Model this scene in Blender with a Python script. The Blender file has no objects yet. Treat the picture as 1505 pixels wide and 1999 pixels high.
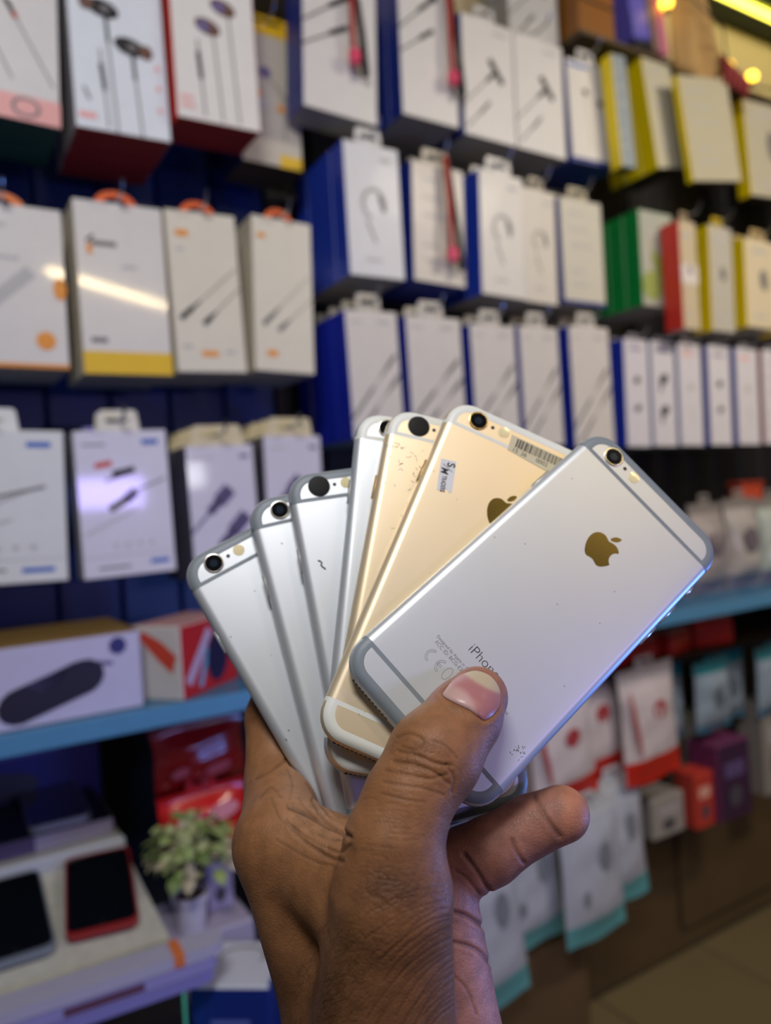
import bpy, bmesh, math, random
import numpy as np
from mathutils import Matrix, Vector
from mathutils.geometry import tessellate_polygon

random.seed(7)
S = bpy.context.scene
COL = S.collection
PI = math.pi
H = 0.97                      # height of the lens above the floor

# ------------------------------------------------------------------ camera
yaw, pit, rol = math.radians(31.0), math.radians(0.7), math.radians(3.4)
fw = np.array([math.sin(yaw)*math.cos(pit), math.cos(yaw)*math.cos(pit), -math.sin(pit)])
r0 = np.array([math.cos(yaw), -math.sin(yaw), 0.0])
d0 = np.cross(fw, r0)
rt = r0*math.cos(rol) + d0*math.sin(rol)
dn = d0*math.cos(rol) - r0*math.sin(rol)
cam = bpy.data.cameras.new('camera')
camo = bpy.data.objects.new('camera', cam)
COL.objects.link(camo)
M4 = Matrix.Identity(4)
for i in range(3):
    M4[i][0], M4[i][1], M4[i][2] = rt[i], -dn[i], -fw[i]
M4[2][3] = H
camo.matrix_world = M4
cam.sensor_fit = 'VERTICAL'
cam.sensor_height = 34.6
cam.lens = 34.6*1502/1999
cam.clip_start = 0.01
cam.dof.use_dof = True
cam.dof.focus_distance = 0.247
cam.dof.aperture_fstop = 6.6
cam.dof.aperture_blades = 0
S.camera = camo
# held frame: x right, y down, z away from the holder's eye
HELD = Matrix.Identity(4)
for i in range(3):
    HELD[i][0], HELD[i][1], HELD[i][2] = rt[i], dn[i], fw[i]
HELD[2][3] = H

# ------------------------------------------------------------------ view, world, lamps
S.view_settings.view_transform = 'Standard'
S.view_settings.look = 'None'
S.view_settings.gamma = 1
S.view_settings.use_curve_mapping = False
S.view_settings.exposure = 0.0
w = bpy.data.worlds.new('world'); S.world = w
w.use_nodes = True
bg = w.node_tree.nodes['Background']
bg.inputs[0].default_value = (0.95, 0.92, 1.0, 1)
bg.inputs[1].default_value = 0.06

def lamp(name, loc, target, sx, sy, power, col, spread=180):
    l = bpy.data.lights.new(name, 'AREA')
    l.shape = 'RECTANGLE'; l.size = sx; l.size_y = sy
    l.energy = power; l.color = col; l.spread = math.radians(spread)
    o = bpy.data.objects.new(name, l); COL.objects.link(o)
    d = Vector(target) - Vector(loc)
    o.location = loc
    o.rotation_euler = d.to_track_quat('-Z', 'Y').to_euler()
    return o
# a warm tube on the ceiling behind the holder, a cool panel up on the left, violet and blue shop lights
o = lamp('tube_light_warm', (0.62, -0.74, H+0.75), (0, 0, 0), 1.15, 0.014, 4.2, (1.0, 0.78, 0.42))
tx = Vector((0.53, -0.83, 0.16)).normalized(); tz = -Vector((0.62, 0.45, -0.60)).normalized()
tz = (tz - tx*tz.dot(tx)).normalized(); ty = tz.cross(tx)
o.rotation_euler = Matrix((tx, ty, tz)).transposed().to_euler()
lamp('panel_light_cool', (-0.20, -0.24, H+1.0), (0.28, 0.6, H+0.05), 0.40, 0.28, 16.5, (0.97, 0.97, 0.98))
lamp('far_wall_fill', (1.5, -0.15, H+1.0), (1.5, 1.0, H+0.15), 0.5, 0.2, 8.5, (1.0, 0.90, 0.74), 120)  # added, unseen lamp that lifts the far end of the wall
lamp('neon_light_violet', (0.62, -1.2, H+0.10), (0.25, 0.9, H-0.2), 0.26, 0.12, 3.0, (0.45, 0.36, 1.0))
lamp('spot_light_white', (0.95, -1.2, H+0.16), (0.3, 0.95, H), 0.10, 0.10, 0.45, (0.95, 0.97, 1.0))
lamp('neon_light_blue', (0.75, 0.02, H-0.28), (0.15, 0.25, H-0.03), 0.30, 0.10, 2.3, (0.14, 0.31, 1.0))

# ------------------------------------------------------------------ materials
def lin(h):
    h = h.lstrip('#'); c = [int(h[i:i+2], 16)/255 for i in (0, 2, 4)]
    return tuple(x/12.92 if x <= 0.04045 else ((x+0.055)/1.055)**2.4 for x in c)
MATS = {}
def mat(name, hexc, rough=0.5, metal=0.0, coat=0.0, var=0.06, scale=40.0, spec=0.5, emit=0.0, trans=0.0, alpha=1.0, bump=0.0):
    if name in MATS: return MATS[name]
    m = bpy.data.materials.new(name); MATS[name] = m
    m.use_nodes = True
    nt = m.node_tree; b = nt.nodes['Principled BSDF']
    c = lin(hexc)
    b.inputs['Roughness'].default_value = rough
    b.inputs['Metallic'].default_value = metal
    b.inputs['Specular IOR Level'].default_value = spec
    b.inputs['Coat Weight'].default_value = coat
    b.inputs['Coat Roughness'].default_value = 0.06
    b.inputs['Transmission Weight'].default_value = trans
    b.inputs['Alpha'].default_value = alpha
    tc = nt.nodes.new('ShaderNodeTexCoord')
    nz = nt.nodes.new('ShaderNodeTexNoise'); nz.inputs['Scale'].default_value = scale
    nz.inputs['Detail'].default_value = 4
    nt.links.new(tc.outputs['Object'], nz.inputs['Vector'])
    mx = nt.nodes.new('ShaderNodeMix'); mx.data_type = 'RGBA'
    mx.inputs[6].default_value = (*[max(0, x*(1-var)) for x in c], 1)
    mx.inputs[7].default_value = (*[min(1, x*(1+var)) for x in c], 1)
    nt.links.new(nz.outputs['Fac'], mx.inputs[0])
    nt.links.new(mx.outputs[2], b.inputs['Base Color'])
    if emit:
        b.inputs['Emission Color'].default_value = (*c, 1)
        b.inputs['Emission Strength'].default_value = emit
    if bump:
        bp = nt.nodes.new('ShaderNodeBump'); bp.inputs['Strength'].default_value = bump
        bp.inputs['Distance'].default_value = 0.001
        nt.links.new(nz.outputs['Fac'], bp.inputs['Height'])
        nt.links.new(bp.outputs[0], b.inputs['Normal'])
    return m
def K(h, **k):
    return mat('card_' + h.lstrip('#') + ''.join(f'{a}{v}' for a, v in k.items()), h, **{**dict(rough=0.42), **k})

# ------------------------------------------------------------------ mesh builder
class MB:
    def __init__(s): s.v = []; s.f = []; s.m = []
    def add(s, verts, faces, mi=0):
        n = len(s.v); s.v += [tuple(map(float, p)) for p in verts]
        s.f += [tuple(i+n for i in f) for f in faces]
        s.m += [mi]*len(faces) if isinstance(mi, int) else list(mi)
        return s
    def box(s, x0, x1, y0, y1, z0, z1, c=0.0, mi=0):
        """chamfered box; mi = index or (x-,x+,y-,y+,z-,z+)"""
        mm = [mi]*6 if isinstance(mi, int) else list(mi)
        c = min(c, (x1-x0)*.45, (y1-y0)*.45, (z1-z0)*.45)
        lo, hi = (x0, y0, z0), (x1, y1, z1)
        if c <= 0:
            V = [(x, y, z) for x in (x0, x1) for y in (y0, y1) for z in (z0, z1)]
            F = [(0, 1, 3, 2), (4, 6, 7, 5), (0, 4, 5, 1), (2, 3, 7, 6), (0, 2, 6, 4), (1, 5, 7, 3)]
            return s.add(V, F, mm)
        V = []; idx = {}
        for sx in (0, 1):
            for sy in (0, 1):
                for sz in (0, 1):
                    sg = (sx, sy, sz)
                    for ax in range(3):
                        p = []
                        for a in range(3):
                            base = hi[a] if sg[a] else lo[a]
                            p.append(base if a == ax else base + (-c if sg[a] else c))
                        idx[sg, ax] = len(V); V.append(p)
        F = []; MI = []
        cen = np.array([(x0+x1)/2, (y0+y1)/2, (z0+z1)/2])
        def face(ids, m):
            P = np.array([V[i] for i in ids]); nrm = np.cross(P[1]-P[0], P[2]-P[0])
            if nrm @ (P.mean(0)-cen) < 0: ids = ids[::-1]
            F.append(tuple(ids)); MI.append(m)
        for ax in range(3):
            o = [a for a in range(3) if a != ax]
            for sd in (0, 1):
                ids = []
                for a, b in ((0, 0), (1, 0), (1, 1), (0, 1)):
                    sg = [0, 0, 0]; sg[ax] = sd; sg[o[0]] = a; sg[o[1]] = b
                    ids.append(idx[tuple(sg), ax])
                face(ids, mm[ax*2+sd])
            for a in (0, 1):
                for b in (0, 1):
                    ids = []
                    for e in (0, 1):
                        sg = [0, 0, 0]; sg[ax] = e; sg[o[0]] = a; sg[o[1]] = b
                        ids.append(idx[tuple(sg), o[0]] if e == 0 else idx[tuple(sg), o[1]])
                    g0 = [0, 0, 0]; g0[ax] = 0; g0[o[0]] = a; g0[o[1]] = b
                    g1 = list(g0); g1[ax] = 1
                    ids = [idx[tuple(g0), o[0]], idx[tuple(g0), o[1]], idx[tuple(g1), o[1]], idx[tuple(g1), o[0]]]
                    face(ids, mm[o[0]*2+a] if ax else mm[o[1]*2+b])
        for sg in [(a, b, e) for a in (0, 1) for b in (0, 1) for e in (0, 1)]:
            face([idx[sg, 0], idx[sg, 1], idx[sg, 2]], mm[4+sg[2]])
        return s.add(V, F, MI)
    def tube(s, path, r, n=8, mi=0, cap=True):
        P = [Vector(p) for p in path]; R = r if hasattr(r, '__len__') else [r]*len(P)
        V = []; prev = None
        for i, p in enumerate(P):
            t = (P[min(i+1, len(P)-1)] - P[max(i-1, 0)]).normalized()
            if prev is None:
                a = Vector((0, 0, 1)) if abs(t.z) < .9 else Vector((1, 0, 0))
                prev = t.cross(a).normalized()
            u = (prev - t*prev.dot(t)).normalized(); prev = u; q = t.cross(u)
            for k in range(n):
                an = 2*PI*k/n; V.append(p + (u*math.cos(an) + q*math.sin(an))*R[i])
        F = []
        for i in range(len(P)-1):
            for k in range(n):
                F.append((i*n+k, i*n+(k+1) % n, (i+1)*n+(k+1) % n, (i+1)*n+k))
        if cap: F += [tuple(range(n))[::-1], tuple((len(P)-1)*n+k for k in range(n))]
        return s.add(V, F, mi)
    def lathe(s, prof, n=24, c=(0, 0, 0), mi=0, axis='z'):
        V = []
        for r, h in prof:
            for k in range(n):
                a = 2*PI*k/n
                p = (r*math.cos(a), r*math.sin(a), h)
                if axis == 'y': p = (p[0], h, p[1])
                V.append((p[0]+c[0], p[1]+c[1], p[2]+c[2]))
        F = [(i*n+k, i*n+(k+1) % n, (i+1)*n+(k+1) % n, (i+1)*n+k) for i in range(len(prof)-1) for k in range(n)]
        F += [tuple(range(n))[::-1], tuple((len(prof)-1)*n+k for k in range(n))]
        if axis == 'y': F = [f[::-1] for f in F]
        return s.add(V, F, mi)
    def poly(s, loops, fn, t0=0.0, t1=None, mi=0):
        """flat outline with holes, loops of 2D points; fn(x,y,t)->3D; extruded t0..t1"""
        L3 = [[Vector((x, y, 0)) for x, y in lp] for lp in loops]
        tris = tessellate_polygon(L3)
        pts = [p for lp in loops for p in lp]; n = len(pts)
        V = [fn(x, y, t0) for x, y in pts]; F = []
        for t in tris:
            a, b, c = (pts[i] for i in t)
            cw = (b[0]-a[0])*(c[1]-a[1]) - (b[1]-a[1])*(c[0]-a[0])
            F.append(tuple(t) if cw > 0 else tuple(t)[::-1])
        if t1 is not None:
            V += [fn(x, y, t1) for x, y in pts]
            F += [tuple(i+n for i in f)[::-1] for f in F]
            o = 0
            for lp in loops:
                m = len(lp)
                for k in range(m): F.append((o+k, o+n+k, o+n+(k+1) % m, o+(k+1) % m))
                o += m
        return s.add(V, F, mi)
    def mesh(s, name, mats, smooth=False):
        me = bpy.data.meshes.new(name)
        me.from_pydata(s.v, [], s.f); me.validate()
        for m in mats: me.materials.append(m)
        if len(me.polygons) == len(s.m): me.polygons.foreach_set('material_index', s.m)
        if smooth:
            me.polygons.foreach_set('use_smooth', [True]*len(me.polygons))
            try: me.set_sharp_from_angle(angle=math.radians(42))
            except Exception: pass
        me.update()
        return me
    def build(s, name, mats, parent=None, smooth=False, loc=None, rot=None):
        return link(name, s.mesh(name, mats if isinstance(mats, list) else [mats], smooth), parent, loc, rot)

def link(name, me, parent=None, loc=None, rot=None):
    o = bpy.data.objects.new(name, me); COL.objects.link(o)
    if name.endswith('_print') or name in ('scuff_marking', 'back_lettering', 'speaker_holes'): o['kind'] = 'stuff'
    if parent: o.parent = parent
    if loc: o.location = loc
    if rot: o.rotation_euler = rot
    return o
def tag(o, label, cat, group=None):
    o['label'] = label; o['category'] = cat
    if group: o['group'] = group
    return o
def thing(name, label, cat, loc=(0, 0, 0), rot=(0, 0, 0), group=None):
    o = bpy.data.objects.new(name, None); COL.objects.link(o)
    o.location = loc; o.rotation_euler = rot; o.empty_display_size = 0.02
    return tag(o, label, cat, group)
def struct(o): o['kind'] = 'structure'; return o
def dup(root, loc, label, group=None):
    r = root.copy(); COL.objects.link(r); r.location = loc; r['label'] = label
    if group: r['group'] = group
    for ch in list(root.children):
        c = ch.copy(); COL.objects.link(c); c.parent = r
        for g in ch.children:
            d = g.copy(); COL.objects.link(d); d.parent = c
    return r
def arc(cx, cy, rx, ry, a0, a1, n):
    return [(cx+rx*math.cos(math.radians(a0+(a1-a0)*i/(n-1))), cy+ry*math.sin(math.radians(a0+(a1-a0)*i/(n-1)))) for i in range(n)]
def rrect(x0, x1, y0, y1, r, n=5):
    return arc(x1-r, y1-r, r, r, 0, 90, n)+arc(x0+r, y1-r, r, r, 90, 180, n)+arc(x0+r, y0+r, r, r, 180, 270, n)+arc(x1-r, y0+r, r, r, 270, 360, n)
_txt = {}
def text_poly(body, size, thin=0.0, space=1.0, shear=0.0):
    cu = bpy.data.curves.new('t', 'FONT'); cu.body = body; cu.size = size; cu.offset = thin
    cu.space_character = space; cu.shear = shear; cu.resolution_u = 4
    o = bpy.data.objects.new('t', cu); COL.objects.link(o)
    dg = bpy.context.evaluated_depsgraph_get()
    me = o.evaluated_get(dg).to_mesh()
    V = [tuple(v.co) for v in me.vertices]; F = [tuple(p.vertices) for p in me.polygons]
    bpy.data.objects.remove(o); bpy.data.curves.remove(cu)
    return V, F
m_glass = mat('front_glass_black', '#0b0c10', 0.08, coat=1.0)
m_black = mat('port_black', '#0a0a0b', 0.5)
# ------------------------------------------------------------------ the shop: setting
YW = 1.14                                            # the back wall
m_navy = mat('wall_navy_gloss', '#0f2d6b', 0.4, var=.35, scale=7)
m_navy2 = mat('wall_navy_groove', '#050914', 0.6)
m_floor = mat('floor_grout', '#4b4032', 0.7)
m_tile = mat('floor_tile_beige', '#77694a', 0.32, var=.14, scale=5)
m_cream = mat('wall_cream', '#c9b68c', 0.6, var=.05)
m_ceil = mat('ceiling_dark_green', '#1c2b24', 0.55)
m_teal = mat('shelf_blue', '#4f86ad', 0.35, coat=.3, var=.08)
m_brown = mat('cabinet_brown', '#604c37', 0.45, var=.18, scale=7)
m_brown2 = mat('cabinet_brown_dark', '#55442f', 0.45, var=.18, scale=7)
m_wire = mat('hook_chrome', '#b9bcc2', 0.25, 1.0)
def W(z): return z + H

wall = struct(MB().box(-1.2, 3.2, YW+.012, YW+.1, 0, W(1.06)).build('wall_back', m_navy2))
pl = MB().box(.0015, .0835, 0, .012, 0, 1, .003).mesh('plank', [m_navy])
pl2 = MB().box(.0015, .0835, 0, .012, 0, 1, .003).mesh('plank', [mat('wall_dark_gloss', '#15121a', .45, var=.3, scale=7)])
for i in range(52):
    for z0, z1 in ((W(-.20), W(.10)), (W(.103), W(.42)), (W(.423), W(.76))):
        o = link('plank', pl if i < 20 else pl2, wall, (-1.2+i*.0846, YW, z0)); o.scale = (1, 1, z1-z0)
struct(MB().box(-1.2, 3.2, YW-.06, YW+.1, W(.80), W(1.04), .004).build('trim_1', m_cream))
struct(MB().box(-1.2, 3.2, -.3, YW+.1, W(1.04), W(1.12)).build('ceiling', m_ceil))
struct(MB().box(3.2, 3.3, -.3, YW+.1, 0, W(1.04)).build('wall_right', m_cream))
fl = struct(MB().box(-1.2, 3.3, -2.2, YW+.1, -.05, -.004).build('floor', m_floor))
tl = MB().box(.002, .298, .002, .298, -.006, 0, .002).mesh('tile', [m_tile])
for i in range(10):
    for j in range(6):
        link('tile', tl, fl, (.15+i*.3, 1.074-j*.3-.3, 0))
# LED strip under the ceiling
m_led = mat('led_strip_glow', '#ffee55', 0.5, emit=5.0)
t = thing('led_strip', 'glowing yellow LED strip running along the dark ceiling', 'light', (1.2, 1.005, W(1.03)))
MB().box(0, 2.0, -.02, .02, .003, .01, .002).build('channel', mat('led_channel', '#6d7d3a', .4), t)
MB().box(.005, 1.995, -.010, .010, -.005, .003, .003).build('diffuser', m_led, t)

# ------------------------------------------------------------------ packaging
WHITE, GREYW, CREAM = '#d9d4cd', '#c7c3bd', '#d8d0bd'
def prt(mb, fn=None): return mb
def P_line(mb, w, h, a, b, wd, mi):
    ax, az, bx, bz = a[0]*w, a[1]*h, b[0]*w, b[1]*h
    L = math.hypot(bx-ax, bz-az); nx, nz = -(bz-az)/L*wd/2, (bx-ax)/L*wd/2
    mb.add([(ax+nx, -.0006, az+nz), (ax-nx, -.0006, az-nz), (bx-nx, -.0006, bz-nz), (bx+nx, -.0006, bz+nz)], [(0, 1, 2, 3)], mi)
def P_ell(mb, w, h, c, rx, rz, ang, mi, y=-.0008):
    a = math.radians(ang); V = []
    for k in range(14):
        t = 2*PI*k/14; x, z = rx*math.cos(t), rz*math.sin(t)
        V.append((c[0]*w+x*math.cos(a)-z*math.sin(a), y, c[1]*h+x*math.sin(a)+z*math.cos(a)))
    mb.add(V, [tuple(range(14))], mi)
def P_rect(mb, w, h, x0, x1, z0, z1, mi, y=-.0005):
    mb.add([(x0*w, y, z0*h), (x1*w, y, z0*h), (x1*w, y, z1*h), (x0*w, y, z1*h)], [(0, 1, 2, 3)], mi)
INK = [mat('ink_black', '#1b1a1c', .5), mat('ink_grey', '#75706d', .5), mat('ink_red', '#c8442f', .5), mat('ink_blue', '#2c5fb4', .5),
       mat('ink_orange', '#e2902e', .5), mat('ink_mauve', '#6b5f86', .5), mat('ink_pink', '#e9a7a0', .5), mat('ink_pale', '#b5b2ae', .5), mat('ink_brown', '#6a4a3c', .5), mat('ink_yellow', '#dcb21e', .45), mat('ink_olive', '#8d9a4c', .5)]
BK, GR, RD, BL, ORG, MV, PK, PL, BR, YL = range(10)
def picture(kind, w, h):
    mb = MB(); s = w/.1
    def cable(x0, z0, x1, z1, c, plug=.25, wd=.0011):
        P_line(mb, w, h, (x0, z0), (x1, z1), wd*s, c)
        dx, dz = x1-x0, z1-z0
        for a, b, f in ((.0, .22, 6.5), (.22, .34, 3.2)):
            P_line(mb, w, h, (x0+dx*a, z0+dz*a), (x0+dx*b, z0+dz*b), .0012*f*s*plug*3, c)
    if kind == 'buds_red':
        for x, z, t in ((.36, .60, -1), (.62, .44, 1)):
            P_line(mb, w, h, (x+.02, z), (x+.07, .0), .0022*s, GR); P_line(mb, w, h, (x+.02, z), (x+.035, z-.16), .0036*s, BK)
            P_ell(mb, w, h, (x, z), .017*s, .0095*s, -10, BK); P_ell(mb, w, h, (x+.17*t, z-.012*t), .0075*s, .008*s, 0, BR, -.001)
            P_ell(mb, w, h, (x+.02, z), .005*s, .004*s, 0, GR, -.0012)
        P_line(mb, w, h, (.30, .40), (.34, .02), .002*s, GR); P_line(mb, w, h, (.30, .33), (.325, .2), .0045*s, BK)
        P_rect(mb, w, h, .04, .22, .05, .08, PK)
        for z in (.36, .26, .15): P_ell(mb, w, h, (.9, z), .003*s, .003*s, 0, PK)
        P_rect(mb, w, h, .35, .75, .93, .985, RD)
        P_line(mb, w, h, (.11, .2), (.16, .14), .003*s, GR)
    elif kind == 'buds_yellow_text':
        for x, z in ((.42, .5), (.62, .62)):
            P_line(mb, w, h, (x+.06, z), (x+.12, .02), .002*s, GR); P_ell(mb, w, h, (x, z), .0155*s, .009*s, -14, BR); P_ell(mb, w, h, (x-.05, z), .008*s, .0066*s, 0, MV, -.001)
        P_line(mb, w, h, (.29, .42), (.33, .03), .0022*s, GR); P_line(mb, w, h, (.29, .36), (.31, .22), .005*s, BK)
        P_rect(mb, w, h, .05, .2, .1, .12, PK); P_rect(mb, w, h, .05, .22, .06, .08, PK)
        xs = [.2+.07*i for i in range(8)]
        for i in range(7): P_line(mb, w, h, (xs[i], .8-.012*i+.02*(i % 2)), (xs[i+1]-.01, .8-.012*i-.02*(i % 2)), .0016*s, GR)
    elif kind == 'cables_corner':
        for i, (x0, z0, x1, z1) in enumerate(((.95, .22, .3, .98), (.62, .22, .02, .98), (.4, .2, .0, .7))):
            P_line(mb, w, h, (x0, z0), (x1, z1), .0014*s, GR); k = .45
            P_line(mb, w, h, (x0+(x1-x0)*k, z0+(z1-z0)*k), (x0+(x1-x0)*(k+.04), z0+(z1-z0)*(k+.04)), .0045*s, RD)
            P_line(mb, w, h, (x0+(x1-x0)*(k+.04), z0+(z1-z0)*(k+.04)), (x0+(x1-x0)*.75, z0+(z1-z0)*.75), .004*s, BK)
        P_rect(mb, w, h, 0, 1, 0, .14, PK); P_ell(mb, w, h, (.72, .075), .012*s, .009*s, 0, GR); P_ell(mb, w, h, (.72, .075), .009*s, .0065*s, 0, PK, -.001)
        P_rect(mb, w, h, .05, .4, .07, .11, GR)
    elif kind == 'plugs':
        cable(.1, .33, .95, .66, BK, .3); cable(.42, .30, .99, .54, BK, .3)
        P_rect(mb, w, h, .12, .3, .84, .88, ORG); P_rect(mb, w, h, .12, .22, .75, .77, PL); P_rect(mb, w, h, .36, .6, .1, .135, ORG)
        P_rect(mb, w, h, .1, .24, .15, .17, PL); P_rect(mb, w, h, .7, .85, .12, .14, PL)
    elif kind == 'plugs_plain':
        cable(.15, .30, .95, .65, GR, .3); cable(.4, .27, .99, .5, GR, .3)
        P_rect(mb, w, h, .08, .22, .86, .89, ORG); P_rect(mb, w, h, .2, .38, .1, .14, ORG)
    elif kind == 'charger':
        P_line(mb, w, h, (.12, .76), (.2, .8), .003*s, BK); P_rect(mb, w, h, .17, .45, .74, .77, GR); P_rect(mb, w, h, .12, .18, .69, .75, ORG)
        P_rect(mb, w, h, .5, .66, .62, .64, PL); P_rect(mb, w, h, .1, .28, .18, .21, GR)
    elif kind == 'corner_orange':
        P_ell(mb, w, h, (.8, .17), .009*s, .009*s, 0, ORG); P_ell(mb, w, h, (.95, .5), .006*s, .011*s, 0, ORG)
        P_rect(mb, w, h, .05, .5, .86, .88, PL); P_rect(mb, w, h, .3, .6, .66, .68, PL)
        P_line(mb, w, h, (.1, .25), (.7, .6), .012*s, PL); P_rect(mb, w, h, .0, 1, 0, .025, ORG)
    elif kind == 'thin_plugs':
        cable(.92, .66, .02, .16, GR, .26); cable(.98, .5, .12, .04, GR, .26); P_line(mb, w, h, (.02, .16), (.45, .4), .0045*s, GR); P_line(mb, w, h, (.12, .04), (.5, .245), .0045*s, GR); P_rect(mb, w, h, .62, .85, .9, .93, PL)
        P_rect(mb, w, h, .1, .3, .9, .915, PL)
    elif kind == 'adapter':
        P_line(mb, w, h, (.0, .25), (.62, .58), .0022*s, GR); P_line(mb, w, h, (.05, .06), (.5, .32), .0026*s, GR)
        P_line(mb, w, h, (.45, .49), (.62, .58), .006*s, BK); P_line(mb, w, h, (.52, .68), (.76, .5), .010*s, BK)
        P_line(mb, w, h, (.3, .2), (.5, .32), .004*s, GR); P_rect(mb, w, h, .6, .86, .9, .925, PL)
    elif kind == 'adapter_dark':
        P_line(mb, w, h, (.0, .55), (.6, .8), .003*s, GR); P_line(mb, w, h, (.0, .4), (.6, .6), .003*s, GR)
        P_line(mb, w, h, (.35, .7), (.6, .8), .006*s, BK); P_line(mb, w, h, (.35, .52), (.6, .6), .006*s, BK); P_ell(mb, w, h, (.62, .82), .01*s, .007*s, 50, BK)
    elif kind == 'loop':
        for r, c in ((.022, PL), (.019, GR)):
            pts = arc(.5*w, .55*h, r*s, r*1.15*s, -20, 250, 20)
            for a, b in zip(pts[:-1], pts[1:]): P_line(mb, 1, 1, a, b, .0022*s, c)
        P_line(mb, w, h, (.36, .42), (.5, .26), .003*s, GR); P_line(mb, w, h, (.68, .5), (.6, .62), .006*s, GR); P_rect(mb, w, h, .65, .85, .88, .91, PL)
        P_rect(mb, w, h, .3, .6, .12, .14, PL)
    elif kind == 'buds_small':
        for x, z in ((.38, .7), (.7, .62)):
            P_line(mb, w, h, (x, z), (x+.06, .12), .0016*s, PL); P_ell(mb, w, h, (x, z), .006*s, .005*s, -20, BK)
        P_rect(mb, w, h, .05, .5, .93, .96, BL)
    elif kind == 'two_buds':
        for z, c in ((.62, BK), (.36, BK)): P_ell(mb, w, h, (.5, z), .013*s, .009*s, 30, c)
        P_rect(mb, w, h, .25, .75, .9, .92, MV)
    elif kind == 'two_bud_pods':
        for z in (.64, .34):
            P_ell(mb, w, h, (.5, z), .02*s, .013*s, 35, BK); P_line(mb, w, h, (.4, z-.02), (.36, z-.12), .009*s, BK)
        P_rect(mb, w, h, .2, .8, .9, .92, MV)
    elif kind == 'faint_pod':
        P_ell(mb, w, h, (.5, .58), .012*s, .01*s, 0, PL); P_line(mb, w, h, (.55, .4), (.55, .25), .004*s, PL); P_rect(mb, w, h, .2, .6, .88, .91, PK)
    elif kind == 'stylus':
        P_line(mb, w, h, (-.0, .42), (.3, .66), .004*s, BK); P_line(mb, w, h, (.05, .36), (.7, .6), .002*s, PL)
        P_line(mb, w, h, (.2, .50), (.45, .56), .009*s, BK); P_line(mb, w, h, (.0, .28), (.6, .42), .002*s, PL); P_line(mb, w, h, (.45, .56), (.85, .63), .0025*s, GR)
        P_rect(mb, w, h, .72, .9, .89, .925, BL); P_rect(mb, w, h, .66, .9, .07, .1, BL); P_rect(mb, w, h, .25, .55, .085, .1, GR)
        for i in range(4): P_rect(mb, w, h, .34+.13*i, .38+.13*i, .22, .25, PL)
        P_rect(mb, w, h, .0, 1, .155, .16, PL); P_rect(mb, w, h, .1, .35, .9, .912, PL)
    elif kind == 'stylus_red':
        P_line(mb, w, h, (.2, .76), (.38, .78), .006*s, RD); P_line(mb, w, h, (.38, .7), (.62, .73), .007*s, BK)
        P_line(mb, w, h, (.5, .52), (.62, .58), .010*s, MV); P_line(mb, w, h, (.32, .46), (.52, .53), .008*s, GR); P_line(mb, w, h, (.62, .58), (.95, .66), .002*s, GR)
        P_line(mb, w, h, (.05, .3), (.62, .46), .002*s, PL); P_line(mb, w, h, (.3, .66), (.62, .72), .003*s, GR)
        P_rect(mb, w, h, .72, .9, .9, .935, BL); P_rect(mb, w, h, .72, .93, .07, .1, BL); P_rect(mb, w, h, .16, .5, .06, .075, GR)
        for i in range(4): P_rect(mb, w, h, .34+.13*i, .38+.13*i, .2, .23, PL)
        P_rect(mb, w, h, .08, .33, .9, .912, GR); P_rect(mb, w, h, .0, 1, .145, .15, PL)
    elif kind == 'mauve_plugs':
        for x0, z0, x1, z1 in ((.0, .36, .62, .68), (.06, .06, .84, .48)):
            P_line(mb, w, h, (x0, z0), (x1, z1), .004*s, MV); dx, dz = x1-x0, z1-z0
            P_line(mb, w, h, (x0+dx*.68, z0+dz*.68), (x0+dx*.98, z0+dz*.98), .021*s, MV); P_line(mb, w, h, (x0+dx*.45, z0+dz*.45), (x0+dx*.7, z0+dz*.7), .013*s, MV)
        P_rect(mb, w, h, .78, .92, .9, .925, MV); P_rect(mb, w, h, .1, .4, .9, .912, PL)
    elif kind == 'big_buds_yellow':
        P_ell(mb, w, h, (.42, .66), .010*s, .009*s, 0, MV); P_ell(mb, w, h, (.32, .45), .014*s, .018*s, 20, PL)
        for a, b in (((.42, .66), (.75, .5)), ((.75, .5), (.72, .2)), ((.75, .5), (.95, .62))): P_line(mb, w, h, a, b, .0022*s, GR)
        P_ell(mb, w, h, (.3, .5), .006*s, .006*s, 0, ORG, -.001); P_ell(mb, w, h, (.66, .42), .006*s, .006*s, 0, ORG, -.001)
        P_rect(mb, w, h, .1, .25, .72, .78, GR); P_rect(mb, w, h, .62, .99, 0, .09, YL)
    elif kind == 'product_grey':
        P_ell(mb, w, h, (.55, .55), .012*s, .02*s, 10, GR); P_rect(mb, w, h, .2, .7, .85, .89, PL); P_rect(mb, w, h, .25, .6, .12, .15, PL)
    elif kind == 'faint_text':
        for i, z in enumerate((.85, .7, .55, .3, .18)): P_rect(mb, w, h, .2, .5+.1*(i % 3), z, z+.02, PL)
    elif kind == 'leafy':
        P_ell(mb, w, h, (.3, .22), .03*s, .03*s, 40, 10); P_ell(mb, w, h, (.5, .45), .014*s, .03*s, 30, 10); P_rect(mb, w, h, .3, .8, .75, .79, PL)
    elif kind == 'hand_cable':
        P_ell(mb, w, h, (.5, .4), .02*s, .03*s, 30, PL); P_ell(mb, w, h, (.6, .5), .012*s, .02*s, -10, PK)
    return mb
_tabs = {}
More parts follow.
